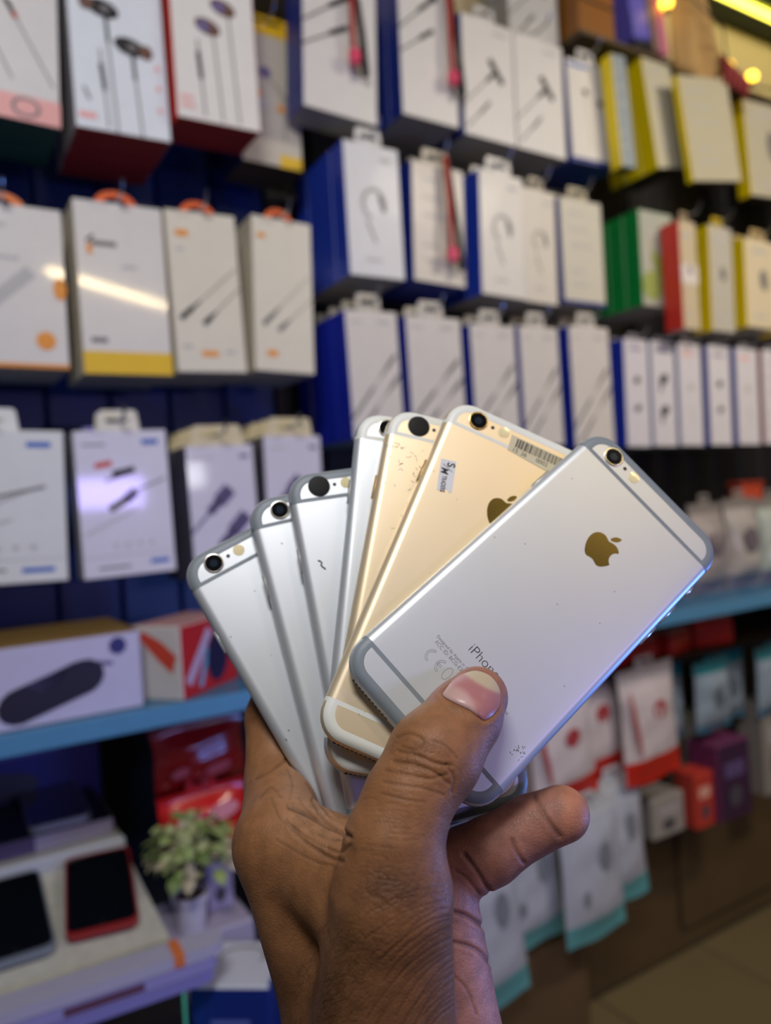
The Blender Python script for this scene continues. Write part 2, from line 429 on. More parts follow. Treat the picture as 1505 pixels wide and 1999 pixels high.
def tab_mesh(w, h, kind, m):
    key = (round(w, 3), round(h, 3), kind, m.name)
    if key in _tabs: return _tabs[key]
    fn = lambda x, y, t: (x, t, y)
    hole = rrect(-w*.30, w*.30, h*.42, h*.68, h*.1, 4)
    if kind == 'round':
        out = arc(0, 0, w/2, h, 0, 180, 20); hole = arc(0, h*.2, w*.26, h*.42, 0, 180, 10) + [(-w*.2, h*.12), (w*.2, h*.12)]
    else: out = [(-w/2, 0), (w/2, 0)] + arc(w/2*.9-h*.2, h*.8, h*.2, h*.2, 0, 90, 4) + arc(-w/2*.9+h*.2, h*.8, h*.2, h*.2, 90, 180, 4)
    mb = MB(); mb.poly([out, hole[::-1]], fn, 0, .0012)
    _tabs[key] = mb.mesh('hang_tab', [m]); return _tabs[key]
_side = {}
HOOKS = []
def hang_box(X, Z, w, h, label, group, front=WHITE, side='#1b2c7e', bottom='#8d8984', pic=None, tab=('slot', .36, .026, WHITE), n=3, d=.038, Y=.95, roll=0.0,
             gloss=False, band=None, header=None, hook_lab=None, cat='box', name='hanging_box', top=None, shift=0.0):
    """a cardboard hang-sell box (X, Z = middle of its front face) and n-1 more behind it on the same hook"""
    fm = K(front, coat=.8, rough=.3) if gloss else K(front, coat=.04)
    ms = [fm, K(side, rough=.4), K(bottom, rough=.55), K(top or front, rough=.5)]
    z0 = W(Z) - h/2
    t = thing(name, label, cat, (X, Y, z0), (0, math.radians(roll), 0), group)
    MB().box(-w/2, w/2, 0, d-.0004, 0, h, .0009, (1, 1, 0, 0, 2, 3)).build('carton', ms, t)
    th = tw = 0
    if tab:
        k, fw_, th, tc = tab; tw = w*fw_
        link('hang_tab', tab_mesh(tw, th, k, K(tc)), t, (shift*w, .006 if k != 'round' else .012, h-.0008))
    if band:
        b = MB(); P_rect(b, w, h, 0, 1, band[0], band[1], 0, -.0007); b.build('colour_band', [K(band[2], coat=.3)], t, loc=(-w/2, 0, 0))
    if pic:
        me = picture(pic, w, h).mesh('picture_print', INK)
        link('picture_print', me, t, (-w/2, 0, 0))
    nm = ['second', 'third', 'fourth', 'fifth', 'sixth']
    for i in range(1, n):
        o = dup(t, (X + random.uniform(-.001, .001), Y+i*d, z0), f'{nm[i-1]} box behind the {short(label)}'[:110], group)
        for ch in list(o.children):
            if ch.name.startswith(('picture', 'colour')): bpy.data.objects.remove(ch)
    if tab:
        zh = h + th*(.62 if tab[0] != 'round' else .35) - .0032
        p = thing('display_hook', f'chrome hook of the {short(label)}'[:110], 'hook', (X+math.sin(math.radians(roll))*h+shift*w, YW, z0+zh*math.cos(math.radians(roll))), (0, 0, 0), 'display hooks')
        L = YW-Y+.03
        MB().tube([(0, 0, 0), (0, -L+.01, 0), (0, -L+.004, .004), (0, -L, .014)], .0021, 8).build('prong', [m_wire], p, True)
        MB().box(-.012, .012, -.004, 0, -.016, .012, .001).build('hook_plate', [m_wire], p)
    return t
def short(l): return ' '.join(l.split()[:10])

GL1, GL2, GL3 = 'earphone boxes in the top row on the nearer wall', 'cable boxes with round orange tabs', 'stylus and cable boxes in the lowest near row'
GR1, GR2, GR3 = 'boxes in the top row of the farther wall', 'boxes in the middle row of the farther wall', 'boxes in the bottom row of the farther wall'
NAVY, YEL = '#1c2f86', '#f2d400'
# nearer wall, top row
hang_box(.098, .560, .130, .205, 'white box with cable print and salmon band, beside the earphone box', GL1, pic='cables_corner', bottom='#0c4136', side='#3b3436', n=3, tab=None, roll=2, name='earphone_box')
hang_box(.236, .585, .112, .245, 'tall white earphone box with two black earbuds and red underside', GL1, front='#dfe3e6', pic='buds_red', bottom='#7d1613', side='#a9a2a6', n=4, d=.036, tab=None, roll=-.8, name='earphone_box')
hang_box(.352, .612, .110, .242, 'white earphone box with thin grey lettering and a red side', GL1, front='#e3ded6', pic='buds_yellow_text', bottom='#8c1b14', side='#d2361f', n=2, d=.036, tab=None, roll=-.5, name='earphone_box', Y=.935)
hang_box(.456, .588, .092, .199, 'clear faced earphone box with yellow header and yellow corner', GL1, front='#bdb6a6', pic='big_buds_yellow', bottom='#4a3a1c', side='#24316e', n=2, d=.04, Y=1.012, tab=('slot', .8, .018, '#e0b414'), roll=1.2, name='earphone_box', band=(.93, 1.0, '#dfb312'))
# nearer wall, middle row
hang_box(.097, .268, .118, .183, 'glossy white box with orange dots and orange base line', GL2, gloss=True, pic='corner_orange', side='#cfc6b4', n=3, tab=('round', .45, .018, '#e0752b'), roll=.3, name='cable_box', shift=-.03)
hang_box(.224, .275, .104, .205, 'glossy white charger box with a broad yellow band at its foot', GL2, gloss=True, pic='charger', side='#d3cab5', n=3, band=(.0, .13, '#e0b51a'), tab=('round', .5, .02, '#dd5f27'), roll=-.6, name='cable_box')
hang_box(.328, .280, .091, .203, 'cream cable box with two dark plugs and orange marks', GL2, front=CREAM, pic='plugs', side='#cfc6b0', n=3, tab=('round', .52, .019, '#dd5f27'), roll=-1.4, name='cable_box')
hang_box(.428, .285, .086, .206, 'cream cable box with faint plugs, last under the orange tabs', GL2, front=CREAM, pic='plugs_plain', side='#cfc6b0', n=3, tab=('round', .5, .019, '#dd5f27'), roll=2.0, name='cable_box')
# nearer wall, lowest row
hang_box(.069, .020, .142, .172, 'white cable box with black stylus print, cut by the frame edge', GL3, front='#d5d6d4', pic='stylus', side='#aaa8a4', n=2, tab=('slot', .42, .026, '#dcdcd6'), roll=1.5, name='stylus_box', shift=-.03)
hang_box(.211, .018, .108, .174, 'white stylus box with a small red tip and blue corner marks', GL3, front='#d3d0da', pic='stylus_red', side='#a8a6ae', n=2, d=.02, tab=('slot', .46, .026, '#d8d3c4'), roll=-1.0, name='stylus_box', gloss=True)
hang_box(.333, .000, .090, .172, 'lavender tinted box with two mauve plugs above the rearmost phone', GL3, front='#cfcad6', pic='mauve_plugs', side='#5d5a66', n=4, d=.032, tab=('slot', .8, .027, '#cdbf9a'), roll=-1.2, gloss=True, name='cable_box')
hang_box(.430, .010, .084, .174, 'lavender box with one mauve plug, half hidden behind the phones', GL3, front='#cfcad6', pic='mauve_plugs', side='#5d5a66', n=4, d=.032, tab=('slot', .8, .026, '#cdbf9a'), roll=.4, gloss=True, name='cable_box')
# farther wall, top row
hang_box(.537, .655, .118, .215, 'white adapter box with a red strip and pink tip', GR1, pic='adapter_dark', side=NAVY, n=1, d=.055, tab=None, roll=3, name='adapter_box')
hang_box(.693, .688, .104, .232, 'white adapter box with red strip and a deep blue side', GR1, pic='adapter_dark', side=NAVY, n=4, d=.036, tab=None, roll=.9, name='adapter_box')
hang_box(.808, .660, .105, .190, 'white box with black angled plug and thin blue edge', GR1, pic='adapter', side=NAVY, tab=('slot', .42, .026, GREYW), roll=1.2, name='adapter_box')
hang_box(.917, .658, .107, .190, 'white box with black angled plug beside the one edged in blue', GR1, pic='adapter', side=GREYW, tab=('slot', .42, .026, GREYW), roll=.9, name='adapter_box')
hang_box(1.040, .654, .109, .176, 'white earbud box with blue left edge and blue base', GR1, pic='buds_small', side=NAVY, bottom='#1a2a7a', tab=('slot', .4, .026, GREYW), roll=-1.6, name='earbud_box', band=(0, .045, '#1d2f80'))
hang_box(1.083, .651, .036, .192, 'narrow yellow edged box next to the blue based earbud box', GR1, front='#8f989c', side=YEL, bottom='#2a200e', n=1, d=.026, Y=.914, tab=None, roll=-4, pic='faint_text', name='blister_box')
hang_box(1.252, .703, .083, .208, 'grey fronted box with a broad bright yellow side', GR1, front='#b9b39c', side=YEL, bottom='#2a200e', n=3, Y=.955, pic='faint_text', tab=None, roll=-9, name='blister_box')
hang_box(1.330, .668, .148, .193, 'wide grey fronted box with narrow yellow side, under the tan cloth', GR1, front='#b5ad94', side=YEL, n=1, d=.016, Y=.915, pic='faint_text', tab=None, roll=-9, name='blister_box', bottom='#2a200e')
hang_box(1.560, .682, .160, .193, 'grey fronted box with yellow side beneath the round bulb', GR1, front='#b5ad98', side=YEL, bottom='#2a200e', n=1, d=.03, Y=.945, pic='product_grey', tab=None, roll=-4, name='blister_box')
hang_box(1.755, .676, .140, .195, 'grey fronted box with yellow side, last of its row', GR1, front='#b0a892', side=YEL, bottom='#2a200e', n=2, Y=.945, pic='faint_text', tab=None, roll=-3, name='blister_box')
# farther wall, middle row
hang_box(.579, .418, .092, .190, 'white box with a grey cable ring and a thick blue side', GR2, front='#d5d4d4', pic='loop', side='#2440b0', n=4, d=.04, tab=('slot', .5, .026, '#d3d1cc'), name='cable_box', Y=.945)
hang_box(.692, .416, .096, .181, 'white box behind the dangling red and black cable', GR2, front='#cfc6b8', pic='faint_text', side=NAVY, bottom='#1f2f80', tab=('slot', .55, .026, '#b8ad98'), roll=2.2, name='cable_box')
hang_box(.812, .414, .090, .197, 'tall white box with grey cable ring and raised tab', GR2, front='#d8d2c8', pic='loop', side='#2440b0', tab=('slot', .6, .027, '#d8d4cc'), roll=2, name='cable_box', Y=.945)
hang_box(.897, .407, .071, .188, 'narrow white box with grey cable ring, right of the tall one', GR2, front='#d3cabb', pic='loop', side=GREYW, tab=('slot', .5, .024, '#a89c86'), roll=1.5, name='cable_box')
hang_box(.997, .409, .098, .180, 'plain grey white box with thin blue edge beside the green box', GR2, front='#c9c3b2', pic='faint_text', side=NAVY, tab=('slot', .5, .024, '#b3a88e'), name='cable_box', band=(0, .03, '#1d2f80'))
hang_box(1.182, .416, .090, .174, 'box with vivid green side and leafy grey front', GR2, front='#a9aa9c', pic='leafy', side='#128c3a', n=4, d=.038, tab=None, name='blister_box', Y=.945, top='#4caa55')
hang_box(1.210, .377, .046, .195, 'slim white box with a bright red side', GR2, front='#c2b193', pic='product_grey', side='#d8372a', tab=('slot', .5, .02, '#a08c6c'), n=1, d=.04, name='blister_box', band=(.42, .6, '#d9cfc8'), Y=.90)
hang_box(1.342, .391, .070, .203, 'slim grey box with yellow side and dark product picture', GR2, front='#b5afa2', pic='product_grey', side=YEL, n=1, d=.045, tab=('slot', .5, .02, '#c2a624'), roll=1, name='blister_box', Y=.928)
hang_box(1.490, .398, .110, .180, 'cream box with yellow side near the end of the middle row', GR2, front='#cfc0a2', pic='product_grey', side=YEL, n=3, tab=('slot', .5, .024, '#b8a070'), roll=1, name='blister_box', Y=.94)
hang_box(1.640, .398, .110, .180, 'cream box with yellow side, last of the middle row', GR2, front='#cbbd9f', pic='faint_text', side=YEL, n=2, tab=('slot', .5, .024, '#b8a070'), name='blister_box', Y=.94)
# farther wall, bottom row
hang_box(.569, .184, .086, .183, 'white plug cable box with a thick royal blue side, first in its row', GR3, front='#cfc8c0', pic='thin_plugs', side='#1a2bb0', n=4, d=.042, tab=('slot', .5, .027, '#b9b2a4'), name='cable_box', roll=-1)
for X, Z, w_, h_, lab in ((.676, .182, .100, .185, 'white plug cable box just right of the royal blue sided one'), (.789, .178, .090, .184, 'white plug cable box third along from the royal blue side'),
                          (.886, .176, .085, .195, 'white plug cable box fourth along, above the stickered gold phone'), (1.002, .178, .095, .207, 'white plug cable box last before the small earbud boxes')):
    hang_box(X, Z, w_, h_, lab, GR3, front='#cdc6bf', pic='thin_plugs', side='#1d2f9a', tab=('slot', .48, .026, '#c3bdb2'), name='cable_box', roll=-.5)
for X, w_, pic_, lab, sd in ((1.112, .063, 'two_buds', 'slim earbud box with blue side and two black buds', '#2438a8'), (1.184, .064, 'two_bud_pods', 'slim earbud box with two large black pods', '#8f98b4'),
                         (1.260, .067, 'faint_pod', 'slim earbud box with pale pods between darker printed ones', '#7d88b0'), (1.348, .068, 'two_buds', 'slim earbud box fourth along, two small black buds', '#3b4fa8'),
                         (1.437, .072, 'faint_pod', 'slim earbud box fifth along, faint pods and blue edge', '#3b4fa8'), (1.527, .076, 'faint_text', 'slim box sixth along with a pinkish top corner', '#a06068'), (1.62, .074, 'two_buds', 'slim earbud box at the far end of the bottom row', '#3b4fa8')):
    hang_box(X, .170, w_, .194, lab, GR3, front='#cfcad0', pic=pic_, side=sd, n=3, tab=('slot', .4, .012, '#8f8a90'), name='earbud_box', roll=1.2)

# red and black cables hanging in front of boxes
def cable_thing(X, z_top, z_bot, Y, label, pink):
    t = thing('hanging_cable', label, 'cable', (X, Y, W(z_bot)))
    h = z_top-z_bot
    MB().tube([(0, .002, h), (.001, -.002, h*.6), (-.002, -.004, h*.3), (0, -.004, .01)], .0042, 8).build('red_lead', [mat('cable_red', '#a8362c', .4)], t, True)
    MB().tube([(.006, .004, h), (.010, 0, h*.6), (.014, -.002, h*.3), (.016, -.003, .0)], [.003, .004, .005, .006], 8).build('black_lead', [mat('cable_black', '#17171a', .4)], t, True)
    MB().lathe([(.004, -.012), (.0085, -.008), (.009, .006), (.004, .012)], 14, (-.002, -.006, .02)).build('pink_plug', [mat('plug_pink', pink, .4)], t, True)
cable_thing(.556, .80, .605, .938, 'red and black cable dangling over the first top row adapter box', '#e0486a')
cable_thing(.727, .82, .615, .938, 'red and black cable dangling over the deep blue sided adapter box', '#d8374f')
cable_thing(.705, .515, .345, .936, 'red and black cable dangling in the middle row', '#f0584e')

# ------------------------------------------------------------------ above the top row
struct(MB().box(1.022, 3.0, .95, YW-.06, W(.792), W(.80), .001).build('trim_2', m_brown2))
hang_box(.957, .868, .116, .215, 'plain greyish white box hanging above the angled plug boxes', GR1, front='#bdbbb8', side='#8f8c88', pic='adapter', tab=None, n=2, d=.035, Y=.995, name='carton_box')
t = thing('wooden_box', 'brown wooden box with dark seams in the corner above the yellow boxes', 'box', (1.075, .955, W(.80)))
MB().box(-.051, .040, 0, .12, 0, .20, .003).build('case', [mat('wood_brown', '#8a5410', .45, var=.3, scale=9)], t)
for z_ in (.055, .105, .155): MB().box(-.0515, .0405, -.0015, .0, z_, z_+.004, .0004).build('seam', [m_black2 := mat('seam_black', '#120b05', .6)], t)
t = thing('purple_folder', 'upright purple folder leaning beside the wooden box', 'folder', (1.180, .945, W(.80)), (0, math.radians(-9), 0))
MB().box(-.022, .022, 0, .07, .018, .24, .003).build('cover', [K('#5d57b4')], t)
MB().box(-.02, .02, .002, .068, .0, .018, .002).build('base', [K('#151018')], t)
t = thing('pink_folder', 'upright dusty pink folder between the purple one and the cloth', 'folder', (1.232, .94, W(.80)), (0, math.radians(-9), 0))
MB().box(-.012, .012, 0, .07, 0, .26, .003).build('cover', [K('#b5677c')], t)
MB().box(-.027, -.013, .002, .068, .005, .25, .003).build('page_block', [K('#7b5f52')], t)
# tan cloth hung from the ceiling
mb = MB(); nx, nz = 14, 12; V = []
for i in range(nz):
    f_ = i/(nz-1); x0, x1 = 1.246+.012*f_, 1.302+.07*f_; z_ = W(1.03) - f_*.245
    for k in range(nx):
        s_ = k/(nx-1); V.append((x0+(x1-x0)*s_, .925+.014*math.sin(s_*9+f_*2)+.01*f_, z_-.03*math.sin(s_*PI)*f_))
mb.add(V, [(i*nx+k, i*nx+k+1, (i+1)*nx+k+1, (i+1)*nx+k) for i in range(nz-1) for k in range(nx-1)])
o = mb.build('hanging_cloth', [mat('cloth_tan', '#a98650', .8, var=.12, scale=20)], None, True)
so = o.modifiers.new('thickness', 'SOLIDIFY'); so.thickness = .003
tag(o, 'tan cloth draped from the ceiling over the yellow sided boxes', 'cloth')
t = thing('red_tassel', 'dark red tassel hanging at the edge of the tan cloth', 'tassel', (1.392, .912, W(.775)))
for i in range(5):
    MB().tube([(-.03+i*.015, 0, .035-i*.006), (-.028+i*.015, -.004, .015-i*.005), (-.03+i*.016, 0, -.012-i*.003)], [.006, .008, .004], 7).build('strand', [mat('tassel_red', '#7c1216', .7)], t, True)
MB().tube([(-.04, 0, .04), (.05, 0, .005)], .003, 6).build('cord', [mat('tassel_red', '#7c1216', .7)], t, True)
for X, Z, r_, e_, lab in ((1.470, .807, .011, 5, 'brightest round yellow bulb of the string, by the red tassel'), (1.400, .814, .008, 1.6, 'dimmer round yellow bulb above the red tassel'), (1.219, .884, .012, 5, 'yellow bulb glowing behind the top of the tan cloth')):
    t = thing('string_bulb', lab, 'bulb', (X, .925, W(Z)), group='string light bulbs')
    MB().lathe([(r_*math.sin(a*PI/10)+1e-5, -r_*math.cos(a*PI/10)) for a in range(11)], 16).build('globe', [mat(f'bulb_glow_{e_}', '#ffcb3c', .3, emit=e_)], t, True)
    MB().lathe([(.004, -r_-.008), (.005, -r_+.001)], 10).build('socket', [m_black2], t)
mb = MB(); mb.tube([(1.18, .90, W(.945)), (1.25, .91, W(.905)), (1.33, .89, W(.85)), (1.400, .928, W(.80)), (1.470, .927, W(.792)), (1.6, .92, W(.80)), (1.9, .92, W(.82))], .0018, 6)
tag(mb.build('light_cord', [m_black2], None, True), 'thin dark cord that carries the round yellow bulbs', 'cord')

# ------------------------------------------------------------------ blue shelf and what stands on it
SZ = -.207
t = thing('wall_shelf', 'long light blue shelf below the hanging rows', 'shelf', (0, .845, W(SZ)))
MB().box(-1.2, 3.2, 0, YW-.845, -.006, 0, .001).build('board', [mat('shelf_top_blue', '#3b6d94', .35)], t)
MB().box(-1.2, 3.2, -.003, .0, -.021, .001, .001).build('front_edge', [m_teal], t)
for x in (-.9, .0, .62, 1.7, 2.6): MB().add([(x, .01, -.006), (x, .294, -.006), (x, .294, -.12), (x+.006, .01, -.006), (x+.006, .294, -.006), (x+.006, .294, -.12)], [(0, 1, 2), (5, 4, 3), (0, 3, 4, 1), (1, 4, 5, 2), (2, 5, 3, 0)]).build('bracket', [m_navy2], t)

t = thing('speaker_carton', 'white carton printed with a dark capsule speaker on the blue shelf', 'box', (.094, .86, W(SZ)), (0, 0, math.radians(2)))
w_, h_ = .205, .085
MB().box(-w_/2, w_/2, 0, .14, 0, h_, .0015, (1, 1, 0, 0, 0, 2)).build('carton', [K('#b9b4cf'), K('#8f8c9c'), K('#7a5f2a')], t)
mb = MB(); bk, sl, bd = 0, 1, 2
P_line(mb, w_, h_, (.40, .28), (.70, .50), .036, bk); P_ell(mb, w_, h_, (.40, .28), .022, .0182, 20, bk); P_ell(mb, w_, h_, (.70, .50), .022, .0182, 20, bk)
P_line(mb, w_, h_, (.44, .44), (.68, .64), .013, sl)
for i in range(8): P_line(mb, w_, h_, (.455+i*.03, .42+i*.025), (.445+i*.03, .50+i*.025), .0009, bk)
P_line(mb, w_, h_, (.74, .66), (.85, .62), .004, sl); P_ell(mb, w_, h_, (.88, .83), .0092, .0092, 0, bd)
mb.v = [(x, y-.0004*(m_ if False else 0), z) for (x, y, z), m_ in zip(mb.v, [0]*len(mb.v))]
mb.build('speaker_print', [mat('ink_speaker', '#1a1428', .5), mat('ink_slate', '#56507e', .5), mat('ink_indigo', '#2c2a6a', .5)], t, loc=(-w_/2, 0, 0))
t = thing('red_white_carton', 'white and red carton turned corner on, at the shelf middle', 'box', (.228, .805, W(SZ)), (0, 0, math.radians(38)))
t.location = (.236, .852, W(SZ))
MB().box(0, .115, 0, .07, 0, .083, .0012, (1, 1, 0, 0, 0, 2)).build('carton', [K('#b3202a'), K('#c9c4bf'), K('#b5898a')], t)
mb = MB(); w_, h_ = .115, .083
P_line(mb, w_, h_, (.1, .2), (.5, .85), .012, 0); P_ell(mb, w_, h_, (.62, .45), .022, .03, -10, 1); P_line(mb, w_, h_, (.3, .1), (.45, .6), .008, 2)
mb.build('front_print', [mat('ink_lilac', '#b8a8cc', .5), mat('ink_navy', '#1c1640', .5), mat('ink_sky', '#6aa0c8', .5)], t)
mb = MB(); mb.add([(-.0006, .012, .03), (-.0006, .03, .045), (-.0006, .055, .07), (-.0006, .05, .078), (-.0006, .025, .066), (-.0006, .005, .05)], [(0, 1, 2, 3, 4, 5)])
mb.build('side_print', [INK[RD]], t)

# soft pouches: a pillow with flat sealed ends
def pouch_mesh(w, h, d, cols, top=.14, bot=.16, seed=0, nx=12, nz=18):
    rnd = random.Random(seed); ph = [rnd.uniform(0, 6) for _ in range(6)]
    def dep(s, f):
        ed = min(1, 4*s*(1-s)) ** .6 * min(1, max(0, (f-.05)/.2)) ** .7 * min(1, max(0, (.9-f)/.2)) ** .7
        wr = .10*math.sin(9*f+ph[0]+3*s)+.08*math.sin(14*s+ph[1]+2*f)+.06*math.sin(23*f+ph[2]-6*s)
        return d/2*max(.04, ed*(1+wr)) + .0007
    V = []; F = []; MI = []
    for sgn in (-1, 1):
        for i in range(nz+1):
            f = i/nz
            for k in range(nx+1):
                s = k/nx
                x = (s-.5)*w*(1-.05*math.sin(PI*f)+.015*math.sin(8*f+ph[3])); V.append((x, sgn*dep(s, f), f*h+.003*math.sin(7*s+ph[4])*(1 if f < .05 else 0)))
    o = (nx+1)*(nz+1)
    for sd in (0, 1):
        for i in range(nz):
            for k in range(nx):
                a = sd*o+i*(nx+1)+k; q = (a, a+1, a+nx+2, a+nx+1)
                F.append(q if sd == 0 else q[::-1])
                f = (i+.5)/nz; MI.append(1 if f < bot else (2 if f > 1-top else 0))
    bd = [k for k in range(nx+1)] + [i*(nx+1)+nx for i in range(1, nz+1)] + [nz*(nx+1)+k for k in range(nx-1, -1, -1)] + [i*(nx+1) for i in range(nz-1, 0, -1)]
    for a, b in zip(bd, bd[1:]+bd[:1]): F.append((b, a, a+o, b+o)); MI.append(0)
    mb = MB(); mb.add(V, F, MI)
    return mb.mesh('pouch', cols, True)
def pouch(X, zb, w, h, label, group, body, bot, top, d=.03, Y=.95, roll=0, seed=0, fb=.16, ft=.12, item=None, hook=True, name='hanging_pouch', cat='pouch', yawd=0):
    t = thing(name, label, cat, (X, Y, W(zb)), (0, math.radians(roll), math.radians(yawd)), group)
    cols = [mat('film_'+c[1:], c, .28, coat=.6, var=.18, scale=28, bump=.4) for c in (body, bot, top)]
    link('bag', pouch_mesh(w, h, d, cols, ft, fb, seed), t)
    if item:
        mb = MB()
        for (cx, cz, rx, rz, an) in item[1]: P_ell(mb, w, h, (cx, cz), rx*w, rz*h, an, 0, 0)
        def dd(x, z): return -d/2*1.12-.0012
        mb.v = [(x-w/2, dd(x, z), z) for x, y, z in mb.v]
        mb.build('patch_print', [mat('ink_'+item[0][1:], item[0], .5)], t)
    tw = w*.35
    link('hang_tab', tab_mesh(tw, .02, 'slot', K(top)), t, (0, -.0006, h-.002))
    if hook:
        p = thing('display_hook', f'chrome hook of the {short(label)}'[:110], 'hook', (X+math.sin(math.radians(roll))*h, YW, W(zb)+h+.0075), group='display hooks')
        MB().tube([(0, 0, 0), (0, -(YW-Y)-.012, 0), (0, -(YW-Y)-.02, .01)], .0021, 8).build('prong', [m_wire], p, True)
        MB().box(-.01, .01, -.003, 0, -.012, .012, .001).build('hook_plate', [m_wire], p)
    return t
GP = 'greyish pouches standing on the blue shelf'
for i, (X, w_, h_, c, lab) in enumerate(((1.16, .085, .15, '#a79f9c', 'greyish pouch on the shelf, partly behind the front phone'), (1.255, .095, .17, '#9c918f', 'mauve grey pouch on the shelf just right of the front phone'), (1.36, .10, .175, '#a8a09c', 'grey pouch on the shelf with a dark top corner'), (1.46, .09, .17, '#a9b0a8', 'pale greenish grey pouch near the shelf end'), (1.55, .08, .16, '#a07a70', 'reddish grey pouch at the shelf end'))):
    pouch(X, SZ, w_, h_, lab, GP, c, '#6d6a80', '#7d7672', .05, .93, seed=i+3, hook=False, name='shelf_pouch', item=('#6a5f68', [(.45, .55, .2, .14, 20)]))
t = thing('orange_packet', 'small orange packet leaning at the far end of the shelf', 'packet', (1.50, .90, W(SZ+.15)))
t.location = (1.49, .985, W(SZ)); MB().box(-.04, .04, 0, .03, 0, .20, .006).build('packet_body', [K('#b5452a')], t); MB().box(-.042, .042, -.001, .031, .195, .207, .002).build('sealed_edge', [K('#8a2f1c')], t)

# ------------------------------------------------------------------ below the shelf, to the right
GA = 'white pouches with red feet'
for i, (X, zb, w_, h_, r_, lab) in enumerate(((.775, -.535, .140, .19, -6, 'white pouch with red foot, just above the little finger'), (.880, -.512, .140, .18, -5, 'white pouch with red foot, second from the phones'), (.982, -.508, .142, .195, -4, 'white pouch with red foot and red stripe down its side'), (1.088, -.520, .142, .205, -3, 'white pouch with red foot, nearest the teal pouches'))):
    pouch(X, zb, w_, h_, lab, GA, '#cfc4c8', '#c8231c', '#d8d0d0', .026, .970-.032*(i%2), r_, seed=i+11, fb=.2, item=('#a33a40', [(.16, .55, .035, .3, 8), (.6, .62, .12, .08, 30)]))
GT = 'pale pouches with teal feet'
for i, (X, zb, w_, h_, r_, lab) in enumerate(((.585, -.78, .130, .24, -4, 'pale pouch with teal foot, mostly behind the palm'), (.700, -.768, .128, .25, -5, 'pale pouch with teal foot, lowest beside the palm'), (.808, -.728, .134, .215, -4, 'pale pouch with teal foot under the little finger'), (.912, -.735, .134, .225, -3, 'pale pouch with teal foot, third from the palm'), (1.012, -.724, .130, .225, -3, 'pale pouch with teal foot, last beside the brown cabinet'))):
    pouch(X, zb, w_, h_, lab, GT, '#b4b9ca', '#5aa4ad', '#c3c8d0', .026, .955-.034*(i%2), r_, seed=i+21, fb=.15, item=('#7d8290', [(.66, .6, .10, .11, 0), (.3, .35, .05, .06, 0)]))
GC = 'teal edged pouches'
for i, (X, zb, w_, h_, lab) in enumerate(((1.195, -.492, .116, .146, 'teal edged grey pouch beside the red footed pouches'), (1.295, -.478, .104, .134, 'slim teal edged pouch next to the one by the red footed pouches'), (1.392, -.486, .110, .140, 'teal edged pouch above the beige carton'), (1.492, -.484, .108, .140, 'teal edged pouch above the end carton'), (1.59, -.484, .108, .140, 'teal edged pouch last of its row'))):
    pouch(X, zb, w_, h_, lab, GC, '#8a99a8', '#3f6e8c', '#2f8f98', .030, 1.0-.036*(i%2), 0, seed=i+31, fb=.1, ft=.16, item=('#5b6470', [(.5, .5, .14, .16, 15)]))
# red packets lying on a lower ledge
t = thing('lower_ledge', 'narrow dark ledge below the blue shelf', 'shelf', (1.3, YW, W(-.318)))
MB().box(-.40, .6, -.195, 0, -.006, 0, .001).build('board', [m_brown2], t); MB().box(-.40, .6, -.198, -.195, -.009, .001, .001).build('front_edge', [m_navy2], t)
for X, z_, w_, h_, a_, lab in ((1.215, 0, .085, .050, 14, 'red packet lying on the lower ledge, dipping to its right'), (1.312, 0, .095, .064, -14, 'red packet tilted up at the right of the dipping one'), (1.085, 0, .14, .046, 3, 'long red packet half behind the front phone')):
    t = thing('red_packet', lab, 'packet', (X, .962, W(-.318)), (0, 0, math.radians(a_)), 'red packets on the ledge')
    MB().box(-w_/2, w_/2, 0, .08, 0, h_*.8, .006).build('packet_body', [K('#d3221b', coat=.4)], t); MB().box(-w_/2+.004, w_/2-.004, .004, .076, h_*.8-.002, h_, .003).build('packet_top', [K('#a0705a')], t)
# cabinet base
t = thing('base_cabinet', 'long brown cabinet along the floor under the pouches', 'cabinet', (0, 1.075, 0))
MB().box(.955, 3.2, .0, YW-1.075, 0, W(-.665), .003).build('cabinet_body', [m_brown2], t)
for x in (1.3, 1.75, 2.2, 2.65): MB().box(x, x+.44, -.012, -.0, .05, W(-.70), .003).build('door', [m_brown2], t)
MB().box(.955, 3.2, -.02, YW-1.075, W(-.665), W(-.655), .002).build('cabinet_top', [mat('cabinet_top_dark', '#17130f', .5)], t)
t = thing('side_cabinet', 'lighter brown cabinet block standing forward, behind the palm', 'cabinet', (0, .985, 0))
MB().box(.42, .95, 0, YW-.985, 0, W(-.60), .003).build('cabinet_body', [m_brown], t); MB().box(.45, .92, -.01, 0, .05, W(-.63), .003).build('door', [m_brown], t)
CT = W(-.655)
def small_box(X, Y, z, w, d, h, label, col, name, yawd=0, pic=None, cat='box', side=None):
    t = thing(name, label, cat, (X, Y, z), (0, 0, math.radians(yawd)))
    MB().box(-w/2, w/2, 0, d, 0, h, .002, (1, 1, 0, 0, 0, 2)).build('carton', [K(col), K(side or col), K(side or col)], t)
    mb = MB(); P_rect(mb, w, h, .2, .8, .55, .75, 0); P_ell(mb, w, h, (.5, .3), w*.2, h*.14, 0, 1); mb.build('front_print', [K(pic or '#a8a0a4'), K('#4a4650')], t, loc=(-w/2, 0, 0))
    return t
small_box(1.165, .975, CT, .09, .06, .075, 'grey white carton on the brown cabinet, left of the red one', '#96908c', 'grey_carton')
small_box(1.245, .955, CT, .055, .05, .105, 'upright red carton on the cabinet beside the purple one', '#b5382c', 'red_carton', pic='#d8a090')
